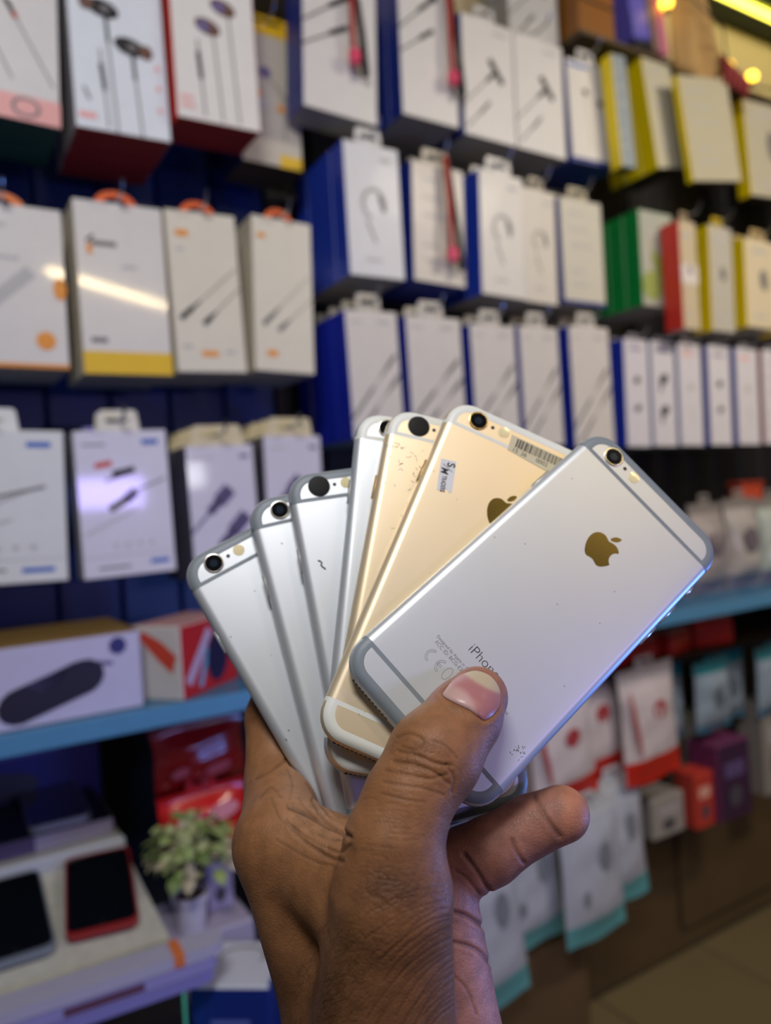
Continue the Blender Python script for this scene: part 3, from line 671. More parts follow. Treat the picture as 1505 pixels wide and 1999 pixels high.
t = small_box(1.325, .945, CT, .10, .07, .150, 'dark purple carton on the cabinet right of the red one', '#3a1f3e', 'purple_carton', pic='#5c4a78', side='#6a2f55')
small_box(1.385, 1.05, CT, .12, .06, .185, 'beige carton behind the dark purple one', '#8f8878', 'beige_carton')
small_box(1.50, .97, CT, .08, .06, .19, 'grey carton at the far end of the brown cabinet', '#8b857f', 'end_carton')
# red pouches in the niche below the shelf, to the left
GN = 'red pouches in the dark niche'
pouch(.283, -.345, .118, .085, 'red pouch with white lettering, upper of two in the niche', GN, '#b0141a', '#7c0d12', '#8a0f14', .03, .96, -2, seed=41, fb=.1, item=('#d05a62', [(.25, .35, .1, .07, 8), (.65, .3, .14, .08, 8)]), name='red_pouch')
pouch(.281, -.425, .112, .085, 'red pouch with white lettering, lower of two above the plant', GN, '#c2161a', '#8c0e12', '#b81418', .03, .945, -3, seed=43, fb=.1, item=('#d88a96', [(.3, .6, .16, .12, 6), (.68, .66, .18, .12, 6), (.85, .2, .08, .1, 0)]), name='red_pouch')
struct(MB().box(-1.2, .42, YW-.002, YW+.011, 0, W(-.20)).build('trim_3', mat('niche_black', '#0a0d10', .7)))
struct(MB().box(.42, 3.2, YW-.002, YW+.011, W(-.665), W(-.20)).build('trim_4', mat('niche_brown', '#2b241c', .7)))

# ------------------------------------------------------------------ the near counter, lower left
CZ = -.56
t = thing('display_counter', 'dark counter that carries the used phone stand and plant', 'counter', (0, .60, 0))
MB().box(-.6, .40, .0, YW-.62, W(CZ)-.03, W(CZ), .003).build('counter_top', [mat('counter_dark', '#14151c', .4)], t)
MB().box(-.58, .38, .02, YW-.64, 0, W(CZ)-.03, .003).build('counter_body', [m_brown2], t)
m_marble = mat('stand_marble', '#b9b7ad', .35, coat=.3, var=.16, scale=90)
t = thing('phone_stand', 'white speckled two step stand showing used phones', 'stand', (0, .78, W(CZ)))
def step(y0, y1, za, zb, name, x1a, x1b):
    mb = MB(); mb.add([(-.45, y0, 0), (x1a, y0, 0), (x1b, y1, 0), (-.45, y1, 0), (-.45, y0, za), (x1a, y0, za), (x1b, y1, zb), (-.45, y1, zb)],
                      [(0, 3, 2, 1), (4, 5, 6, 7), (0, 1, 5, 4), (1, 2, 6, 5), (2, 3, 7, 6), (3, 0, 4, 7)])
    mb.build(name, [m_marble], t)
step(.005, .174, .135, .162, 'lower_step', .189, .185); step(.186, .335, .177, .177, 'upper_step', .184, .184)
MB().box(-.45, .185, .174, .186, .150, .180, .002).build('step_lip', [K('#aeb2bc')], t)
def flat_phone(X, Y, z, label, yawd, tilt, body, w=.070, l=.1385, name='used_phone'):
    t = thing(name, label, 'smartphone', (X, Y, z), (math.radians(tilt), 0, math.radians(yawd)), 'used phones on the stand')
    mb = MB(); fn = lambda x, y, tt: (x, y, tt)
    mb.poly([rrect(-w/2, w/2, 0, l, .009)], lambda x, y, tt: (x, y, tt), .0075, 0); mb.build('body', [body], t)
    mb = MB(); mb.poly([rrect(-w/2+.002, w/2-.002, .004, l-.004, .008)], lambda x, y, tt: (x, y, tt), .0083, .0074); mb.build('screen', [m_glass], t)
    mb = MB(); mb.lathe([(.003, .0080), (.003, .0086)], 14, (0, .0095, 0)); mb.build('home_button', [m_black], t)
    return t
zs = W(CZ)+.1372
flat_phone(.131, .8145, zs+.0075, 'black phone with red lower edge on the lower step', -8.7, 9.0, mat('phone_red', '#8c1f22', .35))
flat_phone(.052, .812, zs+.0075, 'black phone on the lower step, at the corner of the picture', -1, 9.0, mat('phone_steel', '#8d97a8', .3, .6))
flat_phone(-.035, .812, zs+.0075, 'black phone on the lower step, outermost of its row', -1, 9.0, mat('phone_steel', '#8d97a8', .3, .6))
t = thing('phone_box', 'low white and black phone box on the upper step', 'box', (.0, .982, W(CZ)+.1771), (0, 0, 0))
MB().box(-.10, .178, .0, .125, 0, .022, .002, (0, 0, 0, 0, 0, 1)).build('carton', [K('#a9a2b8'), K('#12121a')], t)
b = MB(); P_rect(b, .10, .022, .3, .9, .1, .9, 0); b.build('side_print', [K('#5a4a70')], t)
flat_phone(.119, .968+.016, W(CZ)+.1995, 'black screened phone with a silver lower edge, on the low box', -1, 1.0, mat('phone_silver', '#aab0bc', .3, .5))
small_box(.06, 1.117, W(CZ)+.1772, .26, .02, .14, 'violet blue box standing at the back of the stand', '#3a3a86', 'violet_box', pic='#5d58a0', side='#2a2c70')
# trays in front of the stand
for i, (z_, c, x1, lab) in enumerate(((-.4300, '#a9a6bd', .018, 'long pale tray with rounded end and orange mark, uppermost of the trays'), (-.4420, '#8f8ac0', .012, 'long lilac tray under the one with the orange mark'), (-.4540, '#7d79b8', .008, 'long lilac tray, lowest of the three'))):
    t = thing('display_tray', lab, 'tray', (.212, .735, W(z_)), (0, 0, math.radians(-3)), group='long trays before the stand')
    mb = MB(); mb.poly([[(-.36, 0), (x1-.014, 0)] + arc(x1-.014, .014, .014, .014, -90, 0, 5)[1:] + arc(x1-.012, .018, .012, .012, 0, 90, 5) + [(-.36, .030)]], lambda x, y, tt: (x, y, tt), .0112, 0)
    mb.build('slab', [K(c, coat=.3)], t)
    if i == 0:
        MB().box(-.032, -.022, -.0008, .0306, .0005, .0118, .0003).build('orange_mark', [K('#d0713a')], t)
    if i == 1:
        mb = MB(); mb.add([(x, -.0005, z) for x, z in ((-.13, .002), (-.06, .002), (-.06, .0095), (-.13, .0095))], [(0, 1, 2, 3)]); mb.build('strip_print', [K('#5d3a4e')], t)
t = thing('dark_box', 'glossy black box with green and blue print under the long trays', 'box', (.188, .738, W(CZ)), (0, 0, math.radians(-3)))
MB().box(-.16, .0, .0, .028, 0, .1055, .002).build('carton', [mat('box_black_gloss', '#0a0b10', .15, coat=.6)], t)
mb = MB()
for x0, x1, z0, z1, m_ in ((-.06, -.02, .060, .075, 0), (-.05, -.025, .035, .05, 1), (-.10, -.075, .04, .05, 2)): mb.add([(x0, -.0004, z0), (x1, -.0004, z0), (x1, -.0004, z1), (x0, -.0004, z1)], [(0, 1, 2, 3)], m_)
mb.build('lid_print', [K('#22584a'), K('#2a35a8'), K('#4a2f5a')], t)
MB().box(-.002, .0008, -.0006, .028, .0, .1054, .0004).build('green_edge', [K('#58c9a0')], t)
t = thing('white_prop', 'small lilac white block under the left end of the trays', 'block', (-.03, .745, W(CZ)))
MB().box(-.03, .022, .0, .025, 0, .101, .002).build('block_body', [K('#a7a0c0')], t); MB().box(-.031, .023, -.001, .0255, .101, .1055, .001).build('block_top', [K('#8f88b8')], t)
# white box with blue sides
t = thing('tablet_box', 'flat white box with deep blue sides, right of the trays', 'box', (.257, .777, W(CZ)), (0, 0, math.radians(-36.5)))
MB().box(-.041, .041, -.04, .04, 0, .089, .002, (1, 1, 1, 1, 1, 0)).build('carton', [K('#c3c6d2', coat=.3), K('#152a78')], t)
mb = MB()
pts = arc(.0, .012, .024, .016, -30, 200, 14)
for a, b in zip(pts[:-1], pts[1:]):
    nxy = Vector((b[1]-a[1], a[0]-b[0])).normalized()*.0016; mb.add([(a[0]-nxy.x, a[1]-nxy.y, .0893), (a[0]+nxy.x, a[1]+nxy.y, .0893), (b[0]+nxy.x, b[1]+nxy.y, .0893), (b[0]-nxy.x, b[1]-nxy.y, .0893)], [(0, 1, 2, 3)])
mb.build('loop_print', [INK[GR]], t)
mb = MB()
for z_ in (.05, .02): mb.add([(-.02, -.0406, z_), (.02, -.0406, z_), (.02, -.0406, z_+.006), (-.02, -.0406, z_+.006)], [(0, 1, 2, 3)])
mb.build('side_print', [K('#5a68b0')], t)
# plant in a white pot on a pale carton
t = thing('pale_carton', 'pale lilac carton under the potted plant', 'box', (.252, .851, W(CZ)))
MB().box(-.045, .05, 0, .10, 0, .0895, .002).build('carton', [K('#a39cb4')], t); MB().box(-.0455, .0505, -.0005, .1005, .06, .064, .0004).build('lid_seam', [K('#5e5a70')], t)
small_box(.277, .892, W(CZ)+.0897, .032, .04, .062, 'slim lilac carton standing beside the flower pot', '#a89fc0', 'lilac_carton')
t = thing('potted_plant', 'bushy pale green plant in a ribbed white pot', 'plant', (.234, .868, W(CZ)+.0897))
MB().lathe([(.0145, 0), (.0155, .004), (.0188, .036), (.021, .037), (.021, .044), (.0185, .044), (.0175, .038)], 24).build('pot', [K('#c5bfcf')], t, True)
MB().lathe([(.0172, .030), (.0172, .039), (.004, .041)], 18).build('soil', [K('#2a2018')], t)
rnd = random.Random(9)
leafs = []
for c in ('#8a9c5c', '#9aa070', '#64783f', '#b0a58c'):
    mb = MB(); V = []
    for i in range(5):
        f_ = i/4; wd = .0085*math.sin(PI*min(1, .12+f_*.88))**.8
        for s_ in (-1, 0, 1): V.append((s_*wd, f_*.024, .004*math.sin(f_*PI)-abs(s_)*.002))
    mb.add(V, [(i*3+k, i*3+k+1, (i+1)*3+k+1, (i+1)*3+k) for i in range(4) for k in range(2)])
    leafs.append(mb.mesh('leaf', [mat('leaf_'+c[1:], c, .55, var=.2, scale=120)], True))
for i in range(170):
    th_, ph_ = rnd.uniform(0, 2*PI), math.acos(rnd.uniform(-.45, 1))
    r_ = rnd.uniform(.55, 1)
    p = Vector((.042*r_*math.sin(ph_)*math.cos(th_)+.005, .036*r_*math.sin(ph_)*math.sin(th_), .090+.040*r_*math.cos(ph_)))
    o = link('leaf', leafs[rnd.choice((0, 0, 1, 1, 2, 3))], t, p, (rnd.uniform(-1.1, .7), rnd.uniform(-.8, .8), th_-PI/2+rnd.uniform(-.6, .6)))
    s_ = rnd.uniform(.6, .95); o.scale = (s_, s_, s_)
mb = MB()
for i in range(9):
    a = i*.7; mb.tube([(0, 0, .038), (.012*math.cos(a), .012*math.sin(a), .06), (.03*math.cos(a), .026*math.sin(a), .085+.01*math.sin(i))], .0011, 5)
o = mb.build('stems', [mat('stem_green', '#5d6f3c', .6)], t); o['kind'] = 'stuff'
# ------------------------------------------------------------------ the smartphones
HX, HY, RC, TH = 33.55, 69.15, 10.2, 7.1           # millimetres
ER = TH/2
def mm(v): return tuple(x*0.001 for x in v)
def outline(inset, n=9):
    hx, hy, rc = HX-inset, HY-inset, max(RC-inset, 0.5)
    p = []
    for cx, cy, a in ((hx-rc, hy-rc, 0), (-hx+rc, hy-rc, 90), (-hx+rc, -hy+rc, 180), (hx-rc, -hy+rc, 270)):
        p += arc(cx, cy, rc, rc, a, a+90, n)
    return p
def prof(th, off=0.0):
    a = math.radians(th)
    return ER - (ER+off)*math.sin(a), -ER + (ER+off)*math.cos(a)
def shell(t0, t1, step, cap0, cap1, zoff=0.0):
    mb = MB(); ths = [t0 + (t1-t0)*i/step for i in range(step+1)]
    V = []; n = None
    for t in ths:
        ins, z = prof(t, zoff); o = outline(ins); n = len(o)
        V += [mm((x, y, z)) for x, y in o]
    F = [(i*n+k, (i+1)*n+k, (i+1)*n+(k+1) % n, i*n+(k+1) % n) for i in range(step) for k in range(n)]
    if cap0: F.append(tuple(range(n)))
    if cap1: F.append(tuple(step*n+k for k in range(n))[::-1])
    return mb.add(V, F)
def band_mesh(sgn):
    mb = MB(); B0, B1, off = 56.45, 57.95, 0.03
    # strip across the back and round both sides
    row = []
    for t in range(95, -1, -10):
        ins, z = prof(max(t, 0), off); row.append((-HX+ins, z))
    ins, z = prof(0, off); row.append((-HX+ins, z))
    row += [(-x, z) for x, z in row[::-1]]
    V = []
    for y in (B0*sgn, B1*sgn): V += [mm((x, y, z)) for x, z in row]
    n = len(row)
    F = [((k, k+1, n+k+1, n+k) if sgn > 0 else (k, n+k, n+k+1, k+1)) for k in range(n-1)]
    mb.add(V, F)
    # rim round the end cap
    loops = []
    for t in (-1, 0, 10, 20, 30, 40, 50):
        ins, z = prof(max(t, 0), off)
        if t < 0: ins += 1.0
        o = outline(ins, 9)
        pts = [(x, y) for x, y in (o[:18] if sgn > 0 else o[18:])]
        a, b = pts[0], pts[-1]
        pts = [(a[0], B1*sgn)] + pts + [(b[0], B1*sgn)]
        loops.append([mm((x, y, z)) for x, y in pts])
    n = len(loops[0]); V = [p for l in loops for p in l]
    F = [(i*n+k, (i+1)*n+k, (i+1)*n+k+1, i*n+k+1) for i in range(len(loops)-1) for k in range(n-1)]
    mb.add(V, F)
    return mb
LOGO_BODY = "12.152 6.896|c -.948 0 -2.415 -1.078 -3.96 -1.04|c -2.04 .027 -3.91 1.183 -4.961 3.014|c -2.117 3.675 -.546 9.103 1.519 12.09|c 1.013 1.454 2.208 3.09 3.792 3.039|c 1.52 -.065 2.09 -.987 3.935 -.987|c 1.831 0 2.35 .987 3.96 .948|c 1.637 -.026 2.676 -1.48 3.676 -2.948|c 1.156 -1.688 1.636 -3.325 1.662 -3.415|c -.039 -.013 -3.182 -1.221 -3.22 -4.857|c -.026 -3.04 2.48 -4.494 2.597 -4.559|c -1.429 -2.09 -3.623 -2.324 -4.39 -2.376|c -2 -.156 -3.675 1.09 -4.61 1.09"
LOGO_LEAF = "15.53 3.83|c .843 -1.012 1.4 -2.427 1.245 -3.83|c -1.207 .052 -2.662 .805 -3.532 1.818|c -.78 .896 -1.454 2.338 -1.273 3.714|c 1.338 .104 2.715 -.688 3.559 -1.701"
def bez_loop(d, n=7):
    seg = d.split('|'); p = tuple(map(float, seg[0].split())); out = [p]
    for s_ in seg[1:]:
        c = list(map(float, s_.split()[1:]))
        a, b, e = (p[0]+c[0], p[1]+c[1]), (p[0]+c[2], p[1]+c[3]), (p[0]+c[4], p[1]+c[5])
        for i in range(1, n+1):
            t = i/n; u = 1-t
            out.append(tuple(u**3*p[j]+3*u*u*t*a[j]+3*u*t*t*b[j]+t**3*e[j] for j in (0, 1)))
        p = e
    return out[:-1] if math.dist(out[0], out[-1]) < 1e-3 else out
def logo_mesh():
    mb = MB(); k = 0.63
    for d in (LOGO_BODY, LOGO_LEAF):
        lp = [((x-12.05)*k+0.25, 39.3-y*k) for x, y in bez_loop(d)]
        mb.poly([lp], lambda x, y, t: mm((x, y, t)), 0.04)
    return mb
def flat(pts): return lambda x, y, t: mm((x, y, t))
def disc(cx, cy, r, z0, z1, mi, mb, n=28):
    mb.lathe([(r*.001, z0*.001), (r*.001, z1*.001)], n, mm((cx, cy, 0)), mi)
m_silver = mat('aluminium_silver', '#d2d5d8', 0.44, 0.6, var=0.02, scale=60)
m_gold = mat('aluminium_gold', '#ead6b4', 0.44, 0.6, var=0.02, scale=60)
m_band_grey = mat('antenna_grey', '#7b8389', 0.5, var=0.03)
m_band_white = mat('antenna_white', '#dfe0d8', 0.45, var=0.03)
m_logo = mat('logo_polished', '#bfa55c', 0.2, 1.0, var=0.25, scale=900)  # reflected yellow of the shop is put into the base colour
m_lensring = mat('lens_ring_metal', '#c5bfb2', 0.25, 1.0)
m_lensgold = mat('lens_ring_gold', '#c9a86a', 0.25, 1.0)
m_lens = mat('lens_glass', '#050607', 0.06, coat=1.0)
m_lensin = mat('lens_inner', '#1d2733', 0.1, coat=1.0)
m_dark = mat('lens_dull', '#121110', 0.55, spec=.2)
m_flash = mat('flash_lens', '#e9d9a8', 0.25, coat=1.0, var=0.1, scale=1500)
m_print = mat('print_grey', '#2c2c2e', 0.5)
m_print2 = mat('print_pale', '#7c7c7e', 0.5)
m_btn = mat('button_metal', '#d8d8d4', 0.22, 0.8)
m_btng = mat('button_gold', '#e6c88f', 0.22, 0.8)
BODY = shell(0, 150, 15, True, False)
GLASS = shell(150, 180, 4, True, True)
me_body = {k: BODY.mesh('body', [m], True) for k, m in (('s', m_silver), ('g', m_gold))}
me_glass = GLASS.mesh('front_glass', [m_glass], True)
me_band = {(k, s): band_mesh(s).mesh('antenna_band', [m], True) for k, m in (('s', m_band_grey), ('g', m_band_white)) for s in (1, -1)}
me_logo = logo_mesh().mesh('fruit_emblem', [m_logo])
def lens_mesh(kind):
    mb = MB(); c = mm((-21.1, 62.3, 0))
    if kind == 'dull':
        mb.lathe([(.0044, 0), (.0043, .0002), (.0030, .0004), (.001, .00042)], 28, c, 2)
        return mb.mesh('camera_lens', [m_dark, m_dark, m_dark], True)
    mb.lathe([(.00385, 0), (.00385, .00032), (.0036, .00042), (.0033, .00036)], 32, c, 0)
    mb.lathe([(.0033, .0003), (.0033, .00038)], 32, c, 1)
    mb.lathe([(.0015, .0003), (.0015, .0004)], 24, c, 2)
    return mb.mesh('camera_lens', [m_lensgold if kind == 'gold' else m_lensring, m_lens, m_lensin], True)
me_lens = {k: lens_mesh(k) for k in ('dull', 'silver', 'gold')}
mb = MB(); disc(-14.9, 62.2, .75, -.1, .04, 0, mb, 16); me_mic = mb.mesh('microphone_hole', [m_black])
mb = MB(); mb.lathe([(.0023, -.0001), (.0023, .00008), (.0012, .00016)], 24, mm((-10.2, 62.3, 0)), 0); me_flash = mb.mesh('flash', [m_flash], True)
def side_button(y0, y1, sgn, m, z=-3.55, wz=1.1, out=0.6):
    mb = MB(); x = (HX-.2)*sgn
    a, b = sorted((x, (HX+out)*sgn))
    mb.box(a*.001, b*.001, y0*.001, y1*.001, (z-wz)*.001, (z+wz)*.001, .0003)
    return mb.mesh('side_button', [m], True)
me_power = {k: side_button(29.6, 39.2, -1, m) for k, m in (('s', m_btn), ('g', m_btng))}
me_vol = [side_button(a, b, 1, m_btn) for a, b in ((28.4, 37.6), (16.4, 25.8))]
me_mute = side_button(43.8, 48.6, 1, m_btn, -3.0, .9, .6)
mb = MB()
for k in range(10): disc(-22+k*1.9, 0, .55, 0, .06, 0, mb, 10)
V = [(x, -(HY+.02)*.001-z+.00002, -ER*.001+y) for x, y, z in mb.v]; mb.v = V
mb2 = MB()
for k in range(11):
    for x0 in ((-25+k*1.6), (9+k*1.6)):
        mb2.lathe([(.00055, 0), (.00055, .00025)], 10, (0, 0, 0))
        n = 20
        for i in range(len(mb2.v)-n, len(mb2.v)):
            x, y, z = mb2.v[i]; mb2.v[i] = (x+x0*.001, -HY*.001-z+.00012, y-ER*.001)
mb2.box(-.0041, .0041, -HY*.001-.00008, -HY*.001+.0003, -ER*.001-.0011, -ER*.001+.0011, .0009)
me_ports = mb2.mesh('speaker_holes', [m_black])

def decal(name, polys, mats, parent):
    """polys: (verts3D mm, faces, material index)"""
    mb = MB()
    for V, F, mi in polys: mb.add([mm(v) for v in V], F, mi)
    o = mb.build(name, mats, parent)
    if name == 'scuff_marking': o['kind'] = 'stuff'
    return o
def text_at(body, size, x, y, ang=0, thin=0.0, space=1.0, shear=0.0, z=0.05, sx=1.0):
    V, F = text_poly(body, size, thin, space, shear); a = math.radians(ang)
    c, s_ = math.cos(a), math.sin(a)
    return [(x+(p[0]*c*sx-p[1]*s_), y+(p[0]*s_*sx+p[1]*c), z) for p in V], F
def stroke(pts, wd, z=0.05):
    V = []; F = []
    for i, (x, y) in enumerate(pts):
        a = pts[max(i-1, 0)]; b = pts[min(i+1, len(pts)-1)]
        dx, dy = b[0]-a[0], b[1]-a[1]; L = math.hypot(dx, dy) or 1
        V += [(x-dy/L*wd/2, y+dx/L*wd/2, z), (x+dy/L*wd/2, y-dx/L*wd/2, z)]
        if i: F.append((2*i-2, 2*i-1, 2*i+1, 2*i))
    return V, F

POSES = {
 1: ([2.7314, -0.7549, 0.3841], [-16.38, 61.73, 294.8]),
 2: ([2.7823, -0.3743, 0.3226], [-3.89, 51.69, 292.57]),
 3: ([2.7884, -0.2604, 0.3033], [7.41, 44.86, 288.95]),
 4: ([2.7749, 0.1526, 0.2301], [16.71, 27.59, 288.73]),
 5: ([2.7599, 0.2772, 0.2071], [23.25, 28.1, 281.54]),
 6: ([2.7034, 0.573, 0.1503], [32.19, 26.13, 275.7]),
 7: ([2.5051, 1.1411, 0.0331], [56.67, 31.34, 270.26])}
def rotm(r):
    r = np.array(r); th = np.linalg.norm(r); k = r/th
    Kx = np.array([[0, -k[2], k[1]], [k[2], 0, -k[0]], [-k[1], k[0], 0]])
    return np.eye(3)+math.sin(th)*Kx+(1-math.cos(th))*Kx@Kx
def pose_matrix(k):
    R = rotm(POSES[k][0]); M = Matrix.Identity(4)
    for i in range(3):
        for j in range(3): M[i][j] = R[i][j]
        M[i][3] = POSES[k][1][i]*.001
    return HELD @ M
LAB = {
 7: ('silver smartphone in front, polished fruit emblem, held down by the thumb', 's', 'silver'),
 6: ('gold smartphone with a white sticker and a barcode label on its back', 'g', 'gold'),
 5: ('scuffed gold smartphone with a dull dark lens, behind the stickered gold one', 'g', 'dull'),
 4: ('silver smartphone showing only a pale edge strip, behind the scuffed gold one', 's', 'silver'),
 3: ('silver smartphone with a dull dark lens and a black squiggle on its back', 's', 'dull'),
 2: ('silver smartphone whose lens is half covered by the one marked with a squiggle', 's', 'silver'),
 1: ('silver smartphone at the back of the fan, its lens and flash both uncovered', 's', 'silver')}
PH = {}
for k in range(1, 8):
    lab, c, ln = LAB[k]
    t = thing('smartphone', lab, 'smartphone', group='smartphones fanned out in the hand')
    t.matrix_world = pose_matrix(k)
    PH[k] = t
    link('body', me_body[c], t); link('front_glass', me_glass, t)
    for s_ in (1, -1):
        link('antenna_band', me_band[c if k != 4 else 'g', s_], t)
    link('camera_lens', me_lens[ln], t)
    link('microphone_hole', me_mic, t); link('flash', me_flash, t)
    link('fruit_emblem', me_logo, t)
    link('side_button', me_power[c], t)
    for m_ in me_vol: link('side_button', m_, t)
    link('side_button', me_mute, t); link('speaker_holes', me_ports, t)

# writing on the nearest phone
polys = []
for body, sz, x, y in (('iPhone', 5.0, -7.1, -33.75),):
    polys.append((*text_at(body, sz, x, y, thin=-0.075), 0))
for body, sz, x, y, wd in (('Designed by Apple in California    Assembled in China', 1.62, -17.2, -38.9, 34.4), ('FCC ID: BCG-E2816A    IC: 579C-E2816A', 1.62, -16.2, -40.75, 32.4)):
    V, F = text_at(body, sz, 0, 0); L = max(v[0] for v in V)
    k = wd/L
    polys.append(([(x+v[0]*k, y+v[1]*min(k, 1.15), .05) for v in V], F, 1))
def ring_c(cx, cy, r, tw, a0, a1):
    o = arc(cx, cy, r, r, a0, a1, 14) + arc(cx, cy, r-tw, r-tw, a1, a0, 14)
    return stroke(o+[o[0]], .14)
for cx in (-13.2, -8.9+.4):
    polys.append((*ring_c(cx, -44.7, 2.45, .62, 100, 260), 1))
polys.append((*stroke([(-10.7, -44.4), (-8.9, -44.4), (-8.9, -45.0), (-10.7, -45.0)], .14), 1))
for x, ch in ((-5.9, '0'), (-2.9, '6'), (.1, '8'), (3.1, '2')):
    if ch == '0': polys.append((*stroke([(a, b) for a, b in arc(x, -44.7, 1.25, 2.4, 0, 360, 20)], .14), 1))
    else: polys.append((*text_at(ch, 6.4, x-1.5, -47), 1))
decal('back_lettering', polys, [m_print, m_print2], PH[7])
polys = []
rnd = random.Random(3)
for i in range(26):
    x, y = 27.5+rnd.gauss(0, 1.1), -44+rnd.gauss(0, 1.3); a = rnd.uniform(0, PI); l = rnd.uniform(.15, .6)
    polys.append((*stroke([(x, y), (x+l*math.cos(a), y+l*math.sin(a))], rnd.uniform(.1, .3)), 0))
for x, y in ((-26, 42), (18, 9), (3, 2), (-20, 9), (24, -17), (-29, 2), (10, -52), (26, -58), (14, 22)):
    polys.append((*stroke([(x, y), (x+.5, y+.3)], .2), 0))
decal('scuff_marking', polys, [mat('scuff', '#55504a', 0.6)], PH[7])

# sticker and barcode on the front gold phone
def quad_poly(pts, z=.06): return [(x, y, z) for x, y in pts]
st = [(-28.8, 40.7), (-23.0, 42.1), (-20.3, 29.4), (-21.6, 29.1), (-21.9, 30.0), (-23.0, 29.8), (-23.0, 28.8), (-26.0, 28.1)]
mb = MB(); mb.poly([st[::-1]], lambda x, y, t: mm((x, y, t)), .12, .0)
stk = mb.build('sticker', [mat('sticker_white', '#d9dadd', 0.4)], PH[6])
ang = math.degrees(math.atan2(28.1-40.7, -26.0+28.8))
ux, uy = math.cos(math.radians(ang)), math.sin(math.radians(ang)); vx, vy = -uy, ux
def on_st(a, b): return (-28.8+ux*a+vx*b, 40.7+uy*a+vy*b)
polys = []
for body, sz, a, b, kw in (('S', 4.3, .9, 2.7, {}), ('M', 4.0, 3.35, .7, {'sx': .80, 'shear': .2}), ('TRADERS', 2.5, 6.7, 1.4, {'sx': .64})):
    x, y = on_st(a, b); V, F = text_at(body, sz, x, y, ang, thin=(.10 if len(body) == 1 else .05), z=.15, **kw)
    polys.append((V, F, 0))
a, b = on_st(2.0, 1.0), on_st(4.6, 5.0)
polys.append((*stroke([a, b], .22, .15), 0))
mb = MB()
for V, F, mi in polys: mb.add([mm(v) for v in V], F, mi)
mb.build('sticker_lettering', [m_black], stk)
mb = MB(); mb.poly([[(-7.0, 62.9), (-6.5, 56.0), (14.5, 53.6+.4), (24.5, 53.0), (24.5, 62.4)][::-1]], lambda x, y, t: mm((x, y, t)), .12, .0)
bl = mb.build('barcode_label', [mat('label_film', '#c9c0a4', 0.3, coat=.5)], PH[6])
mb = MB(); x = -4.2; rnd = random.Random(11)
while x < 23:
    wd = rnd.choice((.22, .22, .4, .6)); mb.add([mm(p) for p in ((x, 58.4, .15), (x+wd, 58.4, .15), (x+wd, 62.3, .15), (x, 62.3, .15))], [(0, 1, 2, 3)])
    x += wd + rnd.choice((.22, .25, .45))
for body, x in (('15', -4.9), ('26', -1.2), ('0002', 5.2)):
    V, F = text_at(body, 2.5, x, 56.25, -1, z=.15); mb.add([mm(v) for v in V], F)
mb.build('barcode_print', [mat('barcode_ink', '#201d18', .5)], bl)

# wear on the other phones
def wear(k, lst, hexc, wd=.3):
    polys = [(*stroke(p, wd), 0) for p in lst]
    decal('scuff_marking', polys, [mat('scuff_'+hexc[1:], hexc, .6)], PH[k])
wear(3, [[(-27.2, 32.6), (-26.2, 32.0), (-25.9, 31.3), (-26.4, 30.6), (-25.9, 29.7), (-25.4, 29.3), (-25.0, 28.6)]], '#16161a', .6)
wear(1, [[(-29.6, 33.9), (-29.2, 33.5)], [(-28.3, -7.1), (-28.0, -7.7)], [(-30.7, -9.3), (-30.5, -10.2)], [(-13, 45), (-12.8, 44.6)], [(-20, 20), (-19.9, 19.8)]], '#3a3d40', .35)
wear(2, [[(-24, 49), (-23.6, 48.4)], [(-27, -30), (-26.4, -32)]], '#5a5648', .4)
rnd = random.Random(5); L = []
for i in range(46):
    x = rnd.uniform(-31, -12); y = rnd.choice((rnd.uniform(10, 56), rnd.uniform(36, 54))); p = [(x, y)]
    for j in range(rnd.randint(1, 4)): p.append((p[-1][0]+rnd.gauss(0, .5), p[-1][1]+rnd.gauss(0, .5)))
    L.append(p)
wear(5, L, '#6b6152', .14)
L = []
for i in range(24):
    x, y = rnd.uniform(-30, 20), rnd.uniform(-62, 66); L.append([(x, y), (x+rnd.gauss(0, .3), y+rnd.gauss(0, .3))])
wear(6, L, '#8d6f45', .16)
# ------------------------------------------------------------------ the hand: one continuous surface
def hp(u, v, z): return np.array([(u-752.5)*z/1502, (v-999.5)*z/1502, z])
